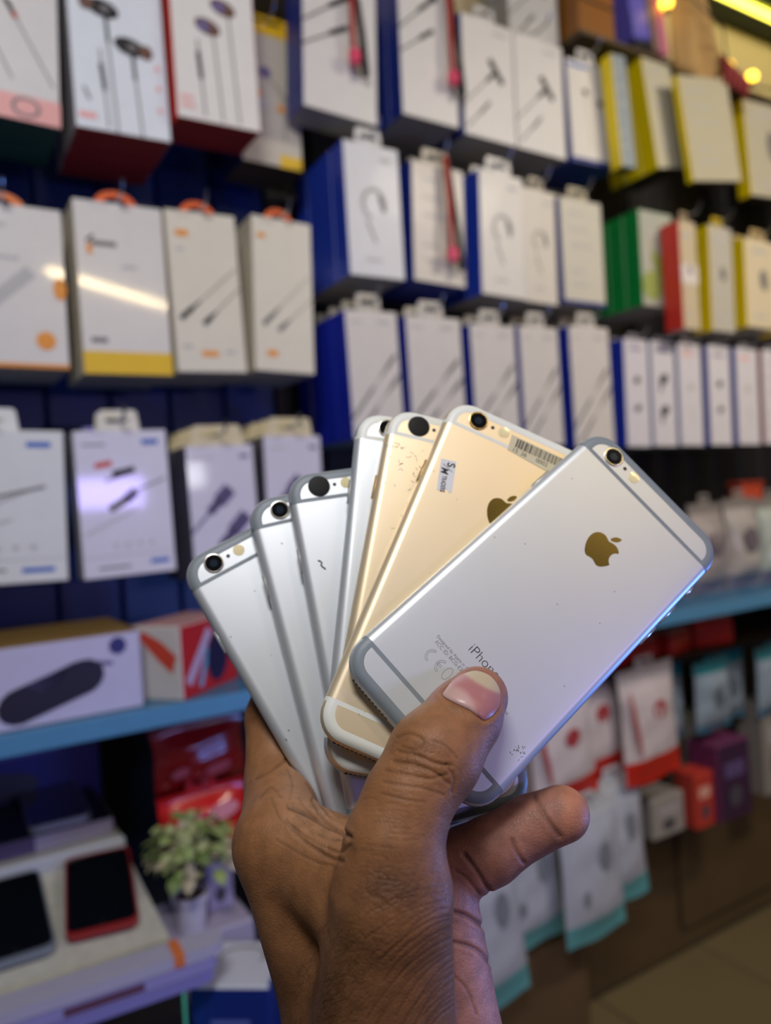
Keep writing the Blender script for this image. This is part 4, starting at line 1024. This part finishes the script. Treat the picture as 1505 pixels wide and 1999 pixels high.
# joint chains: (from, to, radius, radius, blend) in the held frame, millimetres
BONES = [
 # wrist and forearm
 (hp(712,2010,246), hp(840,3000,280), 24.5, 34, 9), (hp(682,2000,252), hp(780,3000,286), 16.5, 28, 9),
 (hp(828,2010,254), hp(930,3000,286), 19, 28, 9),
 # back of the hand: metacarpals
 (hp(552,1648,257), hp(674,2010,248), 15.6, 17.5, 9),
 (hp(625,1672,280), hp(690,2010,258), 15, 20, 9), (hp(705,1690,290), hp(740,2010,262), 14, 20, 9),
 (hp(800,1730,283), hp(800,2010,262), 13, 20, 9),
 # index finger, running up and away behind the phones
 (hp(552,1648,258), hp(543,1530,291), 15.4, 12.2, 8), (hp(543,1530,291), hp(532,1400,307), 12.2, 10.6, 5), (hp(532,1400,305), hp(560,1300,316), 10.4, 9.6, 4),
 (hp(560,1300,316), hp(690,1200,322), 9.6, 8.6, 4), (hp(690,1200,322), hp(770,1170,322), 8.6, 7.8, 4),
 # middle and ring finger, hidden behind the fan
 (hp(625,1672,282), hp(640,1450,318), 13, 10.4, 6), (hp(640,1450,318), hp(760,1330,322), 10, 9.2, 4), (hp(760,1330,322), hp(840,1300,318), 9, 8, 4),
 (hp(705,1690,290), hp(740,1500,314), 12, 10, 6), (hp(740,1500,314), hp(860,1420,314), 9.6, 9, 4), (hp(860,1420,314), hp(930,1400,308), 8.8, 7.8, 4),
 # thumb web
 (hp(600,1655,250), hp(705,1690,236), 12, 11, 9),
 (hp(640,1700,246), hp(735,1800,232), 16, 15, 9),
 # thumb: metacarpal, proximal and distal phalanx
 (hp(748,1985,232), hp(766,1745,219), 22, 16.8, 7),
 (hp(764,1745,219), hp(770,1640,221), 16.6, 13.8, 6), (hp(770,1640,221), hp(797,1560,224), 13.8, 12.6, 5),
 (hp(797,1560,224), hp(848,1476,230), 12.6, 13.7, 5),
 (hp(848,1476,230), hp(905,1400,239), 13.6, 11.6, 5),
 (hp(905,1400,239), hp(932,1361,245), 11.4, 9.7, 4),
 # heel of the palm and the little finger that props the phones
 (hp(838,1765,259), hp(862,2010,252), 16.5, 19.5, 3.2), (hp(848,1880,256), hp(905,2150,256), 14, 21, 4),
 (hp(862,1706,262), hp(955,1662,262), 11.8, 11.2, 3.5), (hp(955,1662,262), hp(1035,1612,266), 10.9, 10.0, 3),
 (hp(1035,1612,266), hp(1096,1589,266), 10.0, 9.6, 3),
]
GS = 0.85
G0 = np.array([-62.0, 44.0, 192.0]); G1 = np.array([82.0, 340.0, 336.0])
GN = np.ceil((G1-G0)/GS).astype(int)
AX = [(G0[i]+GS*np.arange(GN[i])).astype(np.float32) for i in range(3)]
FLD = np.full(tuple(GN), 40.0, np.float32)
def sub_slices(lo, hi, pad):
    sl = []
    for i in range(3):
        a = int(np.clip(np.floor((lo[i]-pad-G0[i])/GS), 0, GN[i])); b = int(np.clip(np.ceil((hi[i]+pad-G0[i])/GS), 0, GN[i]))
        sl.append(slice(a, max(a, b)))
    return tuple(sl)
def cap_d(X, Y, Z, a, b, ra, rb):
    ab = b-a; L2 = float(ab @ ab)
    t = np.clip(((X-a[0])*ab[0]+(Y-a[1])*ab[1]+(Z-a[2])*ab[2])/L2, 0, 1)
    dx, dy, dz = X-(a[0]+t*ab[0]), Y-(a[1]+t*ab[1]), Z-(a[2]+t*ab[2])
    return np.sqrt(dx*dx+dy*dy+dz*dz) - (ra+(rb-ra)*t)
for a, b, ra, rb, kk in BONES:
    R_ = max(ra, rb); sl = sub_slices(np.minimum(a, b)-R_, np.maximum(a, b)+R_, kk+8)
    X, Y, Z = AX[0][sl[0]][:, None, None], AX[1][sl[1]][None, :, None], AX[2][sl[2]][None, None, :]
    d = cap_d(X, Y, Z, a, b, ra, rb).astype(np.float32); f0 = FLD[sl]
    h = np.maximum(kk-np.abs(f0-d), 0)/kk
    FLD[sl] = np.minimum(f0, d) - h*h*h*kk/6.0
FREE = FLD.copy()
# the skin closes against the phones: their bodies are pressed out of it
for k in POSES:
    R = rotm(POSES[k][0]); T = np.array(POSES[k][1])
    X, Y, Z = AX[0][:, None, None]-T[0], AX[1][None, :, None]-T[1], AX[2][None, None, :]-T[2]
    q = [np.abs(R[0, i]*X+R[1, i]*Y+R[2, i]*Z + (3.55 if i == 2 else 0)) for i in range(3)]
    rc = 3.55
    # rounded corners in the plane, rounded edges across it
    qx, qy = q[0]-(HX-RC), q[1]-(HY-RC)
    pl = np.sqrt(np.maximum(qx, 0)**2+np.maximum(qy, 0)**2)+np.minimum(np.maximum(qx, qy), 0)-(RC-rc)
    bx = np.sqrt(np.maximum(pl, 0)**2+q[2]**2) - rc - 0.6
    FLD = np.maximum(FLD, -bx.astype(np.float32))
del X, Y, Z, q, qx, qy, pl, bx

def surface_net(Fd, org, gs):
    ins = Fd < 0
    n = np.array(Fd.shape)-1
    cnt = np.zeros(tuple(n), np.uint8)
    for a in (0, 1):
        for b in (0, 1):
            for c in (0, 1): cnt += ins[a:n[0]+a, b:n[1]+b, c:n[2]+c]
    act = (cnt > 0) & (cnt < 8)
    ijk = np.argwhere(act); idx = np.full(tuple(n), -1, np.int64); idx[act] = np.arange(len(ijk))
    acc = np.zeros((len(ijk), 3)); num = np.zeros(len(ijk))
    crn = [(a, b, c) for a in (0, 1) for b in (0, 1) for c in (0, 1)]
    vals = {c: Fd[ijk[:, 0]+c[0], ijk[:, 1]+c[1], ijk[:, 2]+c[2]] for c in crn}
    for c in crn:
        for ax in range(3):
            if c[ax] == 0:
                e = list(c); e[ax] = 1; e = tuple(e)
                v0, v1 = vals[c], vals[e]; cr = (v0 < 0) != (v1 < 0)
                t = np.where(cr, v0/np.where(cr, v0-v1, 1), 0)
                p = np.zeros((len(ijk), 3))
                for q_ in range(3): p[:, q_] = c[q_]
                p[:, ax] += t
                acc[cr] += p[cr]; num[cr] += 1
    V = org + gs*(ijk + acc/num[:, None])
    quads = []
    for ax in range(3):
        s0 = [slice(None)]*3; s1 = [slice(None)]*3; s0[ax] = slice(0, -1); s1[ax] = slice(1, None)
        a_, b_ = ins[tuple(s0)], ins[tuple(s1)]
        e = np.argwhere(a_ != b_); flip = a_[tuple(e.T)]
        o = [i for i in range(3) if i != ax]
        ok = (e[:, o[0]] > 0) & (e[:, o[1]] > 0) & (e[:, o[0]] < n[o[0]]) & (e[:, o[1]] < n[o[1]])
        e = e[ok]; flip = flip[ok]
        q = []
        for da, db in ((-1, -1), (0, -1), (0, 0), (-1, 0)):
            c = e.copy(); c[:, o[0]] += da; c[:, o[1]] += db; q.append(idx[c[:, 0], c[:, 1], c[:, 2]])
        q = np.stack(q, 1)
        if ax == 1: flip = ~flip
        q[~flip] = q[~flip][:, ::-1]
        quads.append(q)
    return V, np.concatenate(quads)
HV, HQ = surface_net(FLD, G0, GS)
# refine once: every quad into four
ed = np.concatenate([HQ[:, [0, 1]], HQ[:, [1, 2]], HQ[:, [2, 3]], HQ[:, [3, 0]]]); es = np.sort(ed, 1)
ue, inv_ = np.unique(es, axis=0, return_inverse=True); inv_ = inv_.reshape(4, -1)
nv = len(HV)
mid = HV[ue].mean(1); fc = HV[HQ].mean(1)
m_ = [inv_[i]+nv for i in range(4)]; c_ = nv+len(ue)+np.arange(len(HQ))
HQ = np.concatenate([np.stack([HQ[:, 0], m_[0], c_, m_[3]], 1), np.stack([m_[0], HQ[:, 1], m_[1], c_], 1),
                     np.stack([c_, m_[1], HQ[:, 2], m_[2]], 1), np.stack([m_[3], c_, m_[2], HQ[:, 3]], 1)])
HV = np.concatenate([HV, mid, fc])
E2 = np.concatenate([HQ[:, [0, 1]], HQ[:, [1, 2]], HQ[:, [2, 3]], HQ[:, [3, 0]]])
for _ in range(5):                                   # relax the voxel steps
    s_ = np.zeros_like(HV); n_ = np.zeros(len(HV))
    for c in range(3): s_[:, c] = np.bincount(E2[:, 0], HV[E2[:, 1], c], len(HV)) + np.bincount(E2[:, 1], HV[E2[:, 0], c], len(HV))
    n_ = np.bincount(E2[:, 0], minlength=len(HV)) + np.bincount(E2[:, 1], minlength=len(HV))
    HV = HV*.4 + .6*s_/np.maximum(n_, 1)[:, None]
def vnormals(V, Q):
    fn = np.cross(V[Q[:, 2]]-V[Q[:, 0]], V[Q[:, 3]]-V[Q[:, 1]])
    N = np.zeros_like(V)
    for i in range(4):
        for c in range(3): N[:, c] += np.bincount(Q[:, i], fn[:, c], len(V))
    return N/np.maximum(np.linalg.norm(N, axis=1), 1e-9)[:, None]
N = vnormals(HV, HQ)
# is the winding outward?  compare with the field gradient along z on the near side
nearest = np.argmin(HV[:, 2])
if N[nearest, 2] > 0: HQ = HQ[:, ::-1]; N = -N
U, Vv = 752.5+1502*HV[:, 0]/HV[:, 2], 999.5+1502*HV[:, 1]/HV[:, 2]
front = (N[:, 2] < 0.25)
ZV = HV[:, 2]
def smoother(a, b, x): t = np.clip((x-a)/(b-a), 0, 1); return t*t*(3-2*t)
def spline(pts, n=8):
    P = [np.array(p, float) for p in pts]; P = [2*P[0]-P[1]]+P+[2*P[-1]-P[-2]]; out = []
    for i in range(1, len(P)-2):
        for t in np.linspace(0, 1, n, endpoint=False):
            out.append(.5*((2*P[i])+(-P[i-1]+P[i+1])*t+(2*P[i-1]-5*P[i]+4*P[i+1]-P[i+2])*t*t+(-P[i-1]+3*P[i]-3*P[i+1]+P[i+2])*t**3))
    out.append(P[-2]); return np.array(out)
def line_dist(pl, sel):
    d = np.full(sel.sum(), 1e9); x, y = U[sel], Vv[sel]
    for a, b in zip(pl[:-1], pl[1:]):
        e = b-a; t = np.clip(((x-a[0])*e[0]+(y-a[1])*e[1])/(e@e+1e-9), 0, 1)
        d = np.minimum(d, (x-a[0]-t*e[0])**2+(y-a[1]-t*e[1])**2)
    return np.sqrt(d)
CREASES = [  # (points over the skin, half width, depth mm, side: t thumb / p palm / any)
 # thumb knuckle
 ([(776,1440),(800,1432),(826,1446),(812,1464),(784,1458)], 3, .28, 't'),
 ([(778,1466),(812,1474),(850,1490),(880,1494)], 3.2, .42, 't'), ([(768,1486),(806,1492),(848,1508),(876,1530)], 3.2, .42, 't'),
 ([(752,1504),(796,1512),(838,1520),(872,1512)], 3, .34, 't'), ([(748,1526),(790,1534),(830,1540),(866,1552)], 3, .26, 't'),
 ([(872,1494),(886,1520),(882,1548)], 3, .3, 't'), ([(846,1446),(872,1458),(892,1480)], 2.6, .22, 't'),
 ([(742,1548),(786,1560),(830,1566)], 2.6, .18, 't'),
 # long lines fanning over the ball of the thumb
 # folds of the web
 ([(566,1576),(600,1590),(636,1612),(662,1622),(682,1634)], 5, 1.0, 'w'), ([(610,1562),(630,1598),(652,1616)], 3.6, .5, 'w'),
 ([(570,1618),(600,1646),(640,1672),(668,1682)], 4, .5, 'w'), ([(500,1520),(526,1506),(562,1480)], 3.2, .34, 'w'),
 ([(508,1558),(528,1536),(548,1556)], 2.6, .18, 'w'), ([(530,1560),(548,1600),(580,1620)], 2.6, .2, 'w'), ([(640,1656),(664,1664),(684,1650)], 3.2, .4, 'w'),
 ([(556,1600),(590,1628),(630,1652),(660,1664)], 2.4, .22, 'w'), ([(585,1560),(606,1590),(640,1610)], 2.4, .24, 'w'), ([(600,1530),(622,1566),(648,1596)], 2.6, .3, 'w'),
 ([(540,1640),(580,1664),(620,1684),(650,1690)], 2.4, .18, 'w'), ([(620,1630),(646,1640),(672,1640)], 2.4, .26, 'w'), ([(560,1500),(572,1530),(566,1560)], 2.4, .2, 'w'),
 # palm side
 ([(876,1778),(905,1786),(932,1800),(948,1812)], 4.4, .95, 'p'), ([(884,1840),(912,1846),(936,1858),(956,1880)], 4.2, .7, 'p'),
 ([(906,1668),(930,1700),(946,1726),(956,1740)], 4.2, .7, 'p'), ([(1000,1640),(1010,1664),(1022,1684)], 4, .5, 'p'), ([(1044,1556),(1062,1590),(1084,1622),(1092,1632)], 5, .55, 'p'),
 ([(890,1700),(912,1716),(934,1744)], 3, .3, 'p'), ([(880,1900),(910,1930),(930,1980)], 3, .25, 'p'),
]
rc_ = random.Random(21)
for i in range(22):                                     # fine lines sweeping from the palm edge down over the ball of the thumb
    y0 = 1730+i*11+rc_.uniform(-4, 4); x0 = 868+min(16, i*1.2); L_ = rc_.uniform(70, 190); sl = .25+.045*i
    pts = [(x0-f*L_, y0+f*L_*sl*(.55+.9*f)+rc_.uniform(-2.5, 2.5)) for f in (0, .25, .5, .75, 1)]
    CREASES.append((pts, rc_.uniform(1.7, 2.4), rc_.uniform(.07, .19), 't'))
for i in range(14):                                     # cross lines of the thumb between its joints
    y0 = 1560+i*11; x0 = 770+rc_.uniform(-70, 10)-i*2; L_ = rc_.uniform(30, 80)
    CREASES.append(([(x0, y0), (x0+L_*.5, y0+rc_.uniform(-3, 6)), (x0+L_, y0+rc_.uniform(-2, 8))], 1.8, rc_.uniform(.04, .10), 't'))
TINT = np.empty((len(HV), 3)); TINT[:] = lin('#8e613e')
def mixc(mask, hexc): 
    global TINT
    TINT = TINT*(1-mask[:, None]) + np.array(lin(hexc))*mask[:, None]
# palm-side skin is paler and pinker
edge = np.interp(Vv, [1500, 1620, 1660, 1740, 1850, 1999, 2200], [840, 852, 856, 868, 884, 892, 900])
palm = smoother(-10, 8, U-edge)*smoother(229, 238, ZV)
inner = smoother(1690, 1600, Vv)*smoother(520, 580, U)*smoother(700, 660, U)
mixc(palm, '#a87566'); mixc(inner*.55, '#a57b5c')
fing = smoother(1745, 1700, Vv)*palm; mixc(fing*.6, '#855640')  # little finger darkened in colour, partly for the shade the phones cast
tipm = smoother(1085, 1110, U)*smoother(1500, 1540, Vv); mixc(tipm*.5, '#c07f5f')
# darker skin over the joints; tone also drops towards the left of the wrist
g = np.exp(-(((U-770)/95)**2+((Vv-1735)/60)**2))*(1-palm); mixc(np.clip(g*.85, 0, 1), '#4f311d')
g = np.exp(-(((U-820)/70)**2+((Vv-1490)/45)**2))*(1-palm); mixc(np.clip(g*.4, 0, 1), '#80532f')
g = np.exp(-(((U-905)/70)**2+((Vv-1440)/60)**2))*(1-palm); mixc(np.clip(g*.35, 0, 1), '#8a5b45')
g = smoother(1780, 1950, Vv)*smoother(720, 610, U)*(1-palm); mixc(g*.7, '#4d301c')
g = np.exp(-(((U-470)/40)**2+((Vv-1660)/60)**2)); mixc(np.clip(g*.35, 0, 1), '#7d5231')
NAIL = spline([(864,1354),(884,1328),(908,1314),(930,1309.5),(956,1319),(973,1340),(977,1362),(972,1384),(948,1405),(932,1397),(918,1386.5),(889,1372),(869,1361),(864,1354)], 6)
disp = np.zeros(len(HV)); dark = np.zeros(len(HV))
for pts, hw, dp, side in CREASES:
    pl = spline(pts, 6); lo, hi = pl.min(0)-20, pl.max(0)+20
    sel = front & (U > lo[0]) & (U < hi[0]) & (Vv > lo[1]) & (Vv < hi[1])
    sel &= (palm > .5) if side == 'p' else (palm < .5)
    if not sel.any(): continue
    d = line_dist(pl, sel)
    fade = 1.0
    gsn = np.exp(-(d/hw)**2)
    bulge = np.exp(-((d-hw*2.4)/(hw*1.3))**2)
    disp[sel] += -gsn*dp*.8 + bulge*dp*.15
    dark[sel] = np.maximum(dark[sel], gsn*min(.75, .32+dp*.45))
def cells(u, v, seed):
    """ridge-and-furrow network: difference of the two nearest distances to jittered points"""
    iu, iv = np.floor(u).astype(int), np.floor(v).astype(int); d1 = np.full(u.shape, 9.0); d2 = d1.copy()
    for a in (-1, 0, 1):
        for b in (-1, 0, 1):
            cu, cv = iu+a, iv+b
            h1 = np.modf(np.abs(np.sin(cu*127.1+cv*311.7+seed)*43758.545))[0]; h2 = np.modf(np.abs(np.sin(cu*269.5+cv*183.3+seed)*24634.633))[0]
            d = np.hypot(cu+h1-u, cv+h2-v); d2 = np.minimum(d2, np.maximum(d1, d)); d1 = np.minimum(d1, d)
    return d2-d1
for cx, cy, rx, ry, su, sv, an, dp, sd in ((772,1742,92,62,19,11,8,.22,1),(735,1830,70,60,24,10,-28,.12,2),(822,1488,58,42,17,10,14,.14,3),(610,1610,60,40,22,12,30,.12,4),(700,1900,120,70,20,11,-30,.05,5),(905,1800,30,80,22,14,10,.06,6)):
    m = np.exp(-(((U-cx)/rx)**2+((Vv-cy)/ry)**2)**1.5)*front
    sel = m > .03
    if sd != 6: sel &= palm < .5
    ca_, sa_ = math.cos(math.radians(an)), math.sin(math.radians(an))
    x, y = U[sel]-cx, Vv[sel]-cy
    wob = 3*np.sin(x*.11+sd)+2*np.sin(y*.17+2*sd)
    e = cells((x*ca_+y*sa_+wob)/su, (-x*sa_+y*ca_+wob*.5)/sv, sd*3.7)
    gq = np.exp(-(e/.11)**2)*m[sel]
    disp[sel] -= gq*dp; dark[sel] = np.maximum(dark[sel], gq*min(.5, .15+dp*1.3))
sel = front & (U > 840) & (U < 1000) & (Vv > 1290) & (Vv < 1425) & (palm < .9)
d = line_dist(NAIL, sel); disp[sel] -= np.exp(-(d/4.0)**2)*.25; disp[sel] += np.exp(-((d-10)/6)**2)*.22
below = smoother(0, 1, ((U[sel]-905)*.52+(Vv[sel]-1381)*-.85+24)/40)
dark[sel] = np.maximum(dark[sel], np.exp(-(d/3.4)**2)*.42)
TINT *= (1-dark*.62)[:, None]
HV = HV + N*disp[:, None]

me = bpy.data.meshes.new('hand')
me.vertices.add(len(HV)); me.vertices.foreach_set('co', (HV*.001).astype(np.float32).ravel())
me.loops.add(HQ.size); me.loops.foreach_set('vertex_index', HQ.ravel().astype(np.int32))
me.polygons.add(len(HQ)); me.polygons.foreach_set('loop_start', np.arange(0, HQ.size, 4, dtype=np.int32))
me.polygons.foreach_set('use_smooth', np.ones(len(HQ), bool))
me.update(calc_edges=True); me.validate()
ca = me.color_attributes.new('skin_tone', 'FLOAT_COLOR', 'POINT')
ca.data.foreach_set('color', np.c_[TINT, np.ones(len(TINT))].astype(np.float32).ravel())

def skin_material(name, attr, rough, fine):
    m = bpy.data.materials.new(name); m.use_nodes = True; nt = m.node_tree; b = nt.nodes['Principled BSDF']; L = nt.links.new
    at = nt.nodes.new('ShaderNodeAttribute'); at.attribute_name = attr
    tc = nt.nodes.new('ShaderNodeTexCoord')
    b.inputs['Roughness'].default_value = rough; b.inputs['Specular IOR Level'].default_value = 0.3
    b.inputs['Subsurface Weight'].default_value = 0.12; b.inputs['Subsurface Radius'].default_value = (1, .35, .2); b.inputs['Subsurface Scale'].default_value = 0.0025
    if not fine:
        L(at.outputs['Color'], b.inputs['Base Color']); return m
    nz = nt.nodes.new('ShaderNodeTexNoise'); nz.inputs['Scale'].default_value = 220; nz.inputs['Detail'].default_value = 6
    L(tc.outputs['Object'], nz.inputs['Vector'])
    mp = nt.nodes.new('ShaderNodeMapRange'); mp.inputs[1].default_value = .3; mp.inputs[2].default_value = .7; mp.inputs[3].default_value = .82; mp.inputs[4].default_value = 1.16
    L(nz.outputs['Fac'], mp.inputs[0])
    mx = nt.nodes.new('ShaderNodeMix'); mx.data_type = 'RGBA'; mx.blend_type = 'MULTIPLY'; mx.inputs[0].default_value = 1
    L(at.outputs['Color'], mx.inputs[6]); L(mp.outputs[0], mx.inputs[7]); L(mx.outputs[2], b.inputs['Base Color'])
    # fine polygonal skin lines
    n2 = nt.nodes.new('ShaderNodeTexNoise'); n2.inputs['Scale'].default_value = 300
    L(tc.outputs['Object'], n2.inputs['Vector'])
    md = nt.nodes.new('ShaderNodeMix'); md.data_type = 'VECTOR'; md.inputs[0].default_value = .0016
    L(tc.outputs['Object'], md.inputs[4]); L(n2.outputs['Color'], md.inputs[5])
    vo = nt.nodes.new('ShaderNodeTexVoronoi'); vo.feature = 'DISTANCE_TO_EDGE'; vo.inputs['Scale'].default_value = 800
    L(md.outputs[1], vo.inputs['Vector'])
    r1 = nt.nodes.new('ShaderNodeMapRange'); r1.inputs[1].default_value = 0; r1.inputs[2].default_value = .12
    L(vo.outputs['Distance'], r1.inputs[0])
    n3 = nt.nodes.new('ShaderNodeTexNoise'); n3.inputs['Scale'].default_value = 900; n3.inputs['Detail'].default_value = 5
    L(tc.outputs['Object'], n3.inputs['Vector'])
    ad = nt.nodes.new('ShaderNodeMath'); ad.operation = 'MULTIPLY_ADD'; ad.inputs[1].default_value = .55
    L(r1.outputs[0], ad.inputs[0]); L(n3.outputs['Fac'], ad.inputs[2])
    bp = nt.nodes.new('ShaderNodeBump'); bp.inputs['Strength'].default_value = .32; bp.inputs['Distance'].default_value = .00035
    L(ad.outputs[0], bp.inputs['Height']); L(bp.outputs[0], b.inputs['Normal'])
    return m
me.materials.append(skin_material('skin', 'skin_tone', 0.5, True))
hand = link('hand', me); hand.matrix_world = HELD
tag(hand, 'bare brown left hand gripping a fan of smartphones, thumb across the nearest one', 'hand')

# thumbnail: a curved plate lying on the thumb
cen = NAIL[:-1].mean(0); ring = NAIL[:-1]; NR = 12
def fld(p):
    q = (p-G0)/GS; i = np.floor(q).astype(int); t = q-i; r = 0
    for a in (0, 1):
        for b in (0, 1):
            for c in (0, 1):
                r += FREE[i[0]+a, i[1]+b, i[2]+c]*(t[0] if a else 1-t[0])*(t[1] if b else 1-t[1])*(t[2] if c else 1-t[2])
    return r
NV = []; NC = []
def nail_pt(uv, rr):
    lo, hi = 205.0, 262.0; z = lo
    while fld(hp(*uv, z)) > 0 and z < hi: z += .6
    a, b = z-.6, z
    for _ in range(14):
        m2 = (a+b)/2
        if fld(hp(*uv, m2)) > 0: a = m2
        else: b = m2
    return hp(*uv, a - (.80*(1-rr**7) + .02))
def nail_col(uv):
    t = ((uv[0]-905)*.52+(uv[1]-1381)*-.85)/80; s_ = ((uv[0]-905)*.85+(uv[1]-1381)*.52)/50
    pink, pale, tip = (np.array(lin(c)) for c in ('#a87071', '#c09f98', '#b8a68d'))
    c = pink
    lun = smoother(.42, .2, t+.35*(s_+.2)**2+.15*s_)
    c = c*(1-lun*.85)+pale*lun*.85
    e = smoother(.62, .74, t-.08*s_*s_); c = c*(1-e)+tip*e
    return c
NV.append(nail_pt(cen, 0)); NC.append(nail_col(cen))
for i in range(1, NR+1):
    for p in ring:
        rr = i/NR; uv = cen+(p-cen)*rr; NV.append(nail_pt(uv, rr)); NC.append(nail_col(uv))
n = len(ring); NF = [(0, 1+(k+1) % n, 1+k) for k in range(n)]
for i in range(NR-1):
    a, b = 1+i*n, 1+(i+1)*n
    NF += [(a+k, a+(k+1) % n, b+(k+1) % n, b+k) for k in range(n)]
me = bpy.data.meshes.new('nail'); me.from_pydata([tuple(p*.001) for p in NV], [], NF); me.validate()
fn = me.polygons[n*3].normal
if fn.z > 0: me.flip_normals()
ca = me.color_attributes.new('nail_tone', 'FLOAT_COLOR', 'POINT')
ca.data.foreach_set('color', np.c_[np.array(NC), np.ones(len(NC))].astype(np.float32).ravel())
me.polygons.foreach_set('use_smooth', [True]*len(me.polygons))
me.materials.append(skin_material('nail', 'nail_tone', 0.3, False))
link('nail', me, hand)

mb = MB(); rh = random.Random(4)
def surf(u, v):
    z = 195.0
    if not (0 < v < 2080): return None
    while fld(hp(u, v, z)) > 0:
        z += .5
        if z > 300: return None
    return hp(u, v, z)
for i in range(200):
    u, v = rh.gauss(640, 50), rh.gauss(1915, 60)
    if not 545 < u < 760 or not 1780 < v < 2010: continue
    a = math.radians(rh.gauss(118 if u > 640 else 75, 16)); L_ = rh.uniform(22, 52); pts = []
    for f in (0, .35, .7, 1):
        q = surf(u+math.cos(a+.5*f)*L_*f, v+math.sin(a+.5*f)*L_*f)
        if q is None: break
        q = q.copy(); q[2] -= .1+.7*f*(1.3-f); pts.append(q*.001)
    if len(pts) == 4: mb.tube(pts, [.000024, .000022, .000018, .000008], 3, 0, False)
o = mb.build('arm_hair', [mat('hair_dark', '#1a100a', .5)], hand, True); o['kind'] = 'stuff'
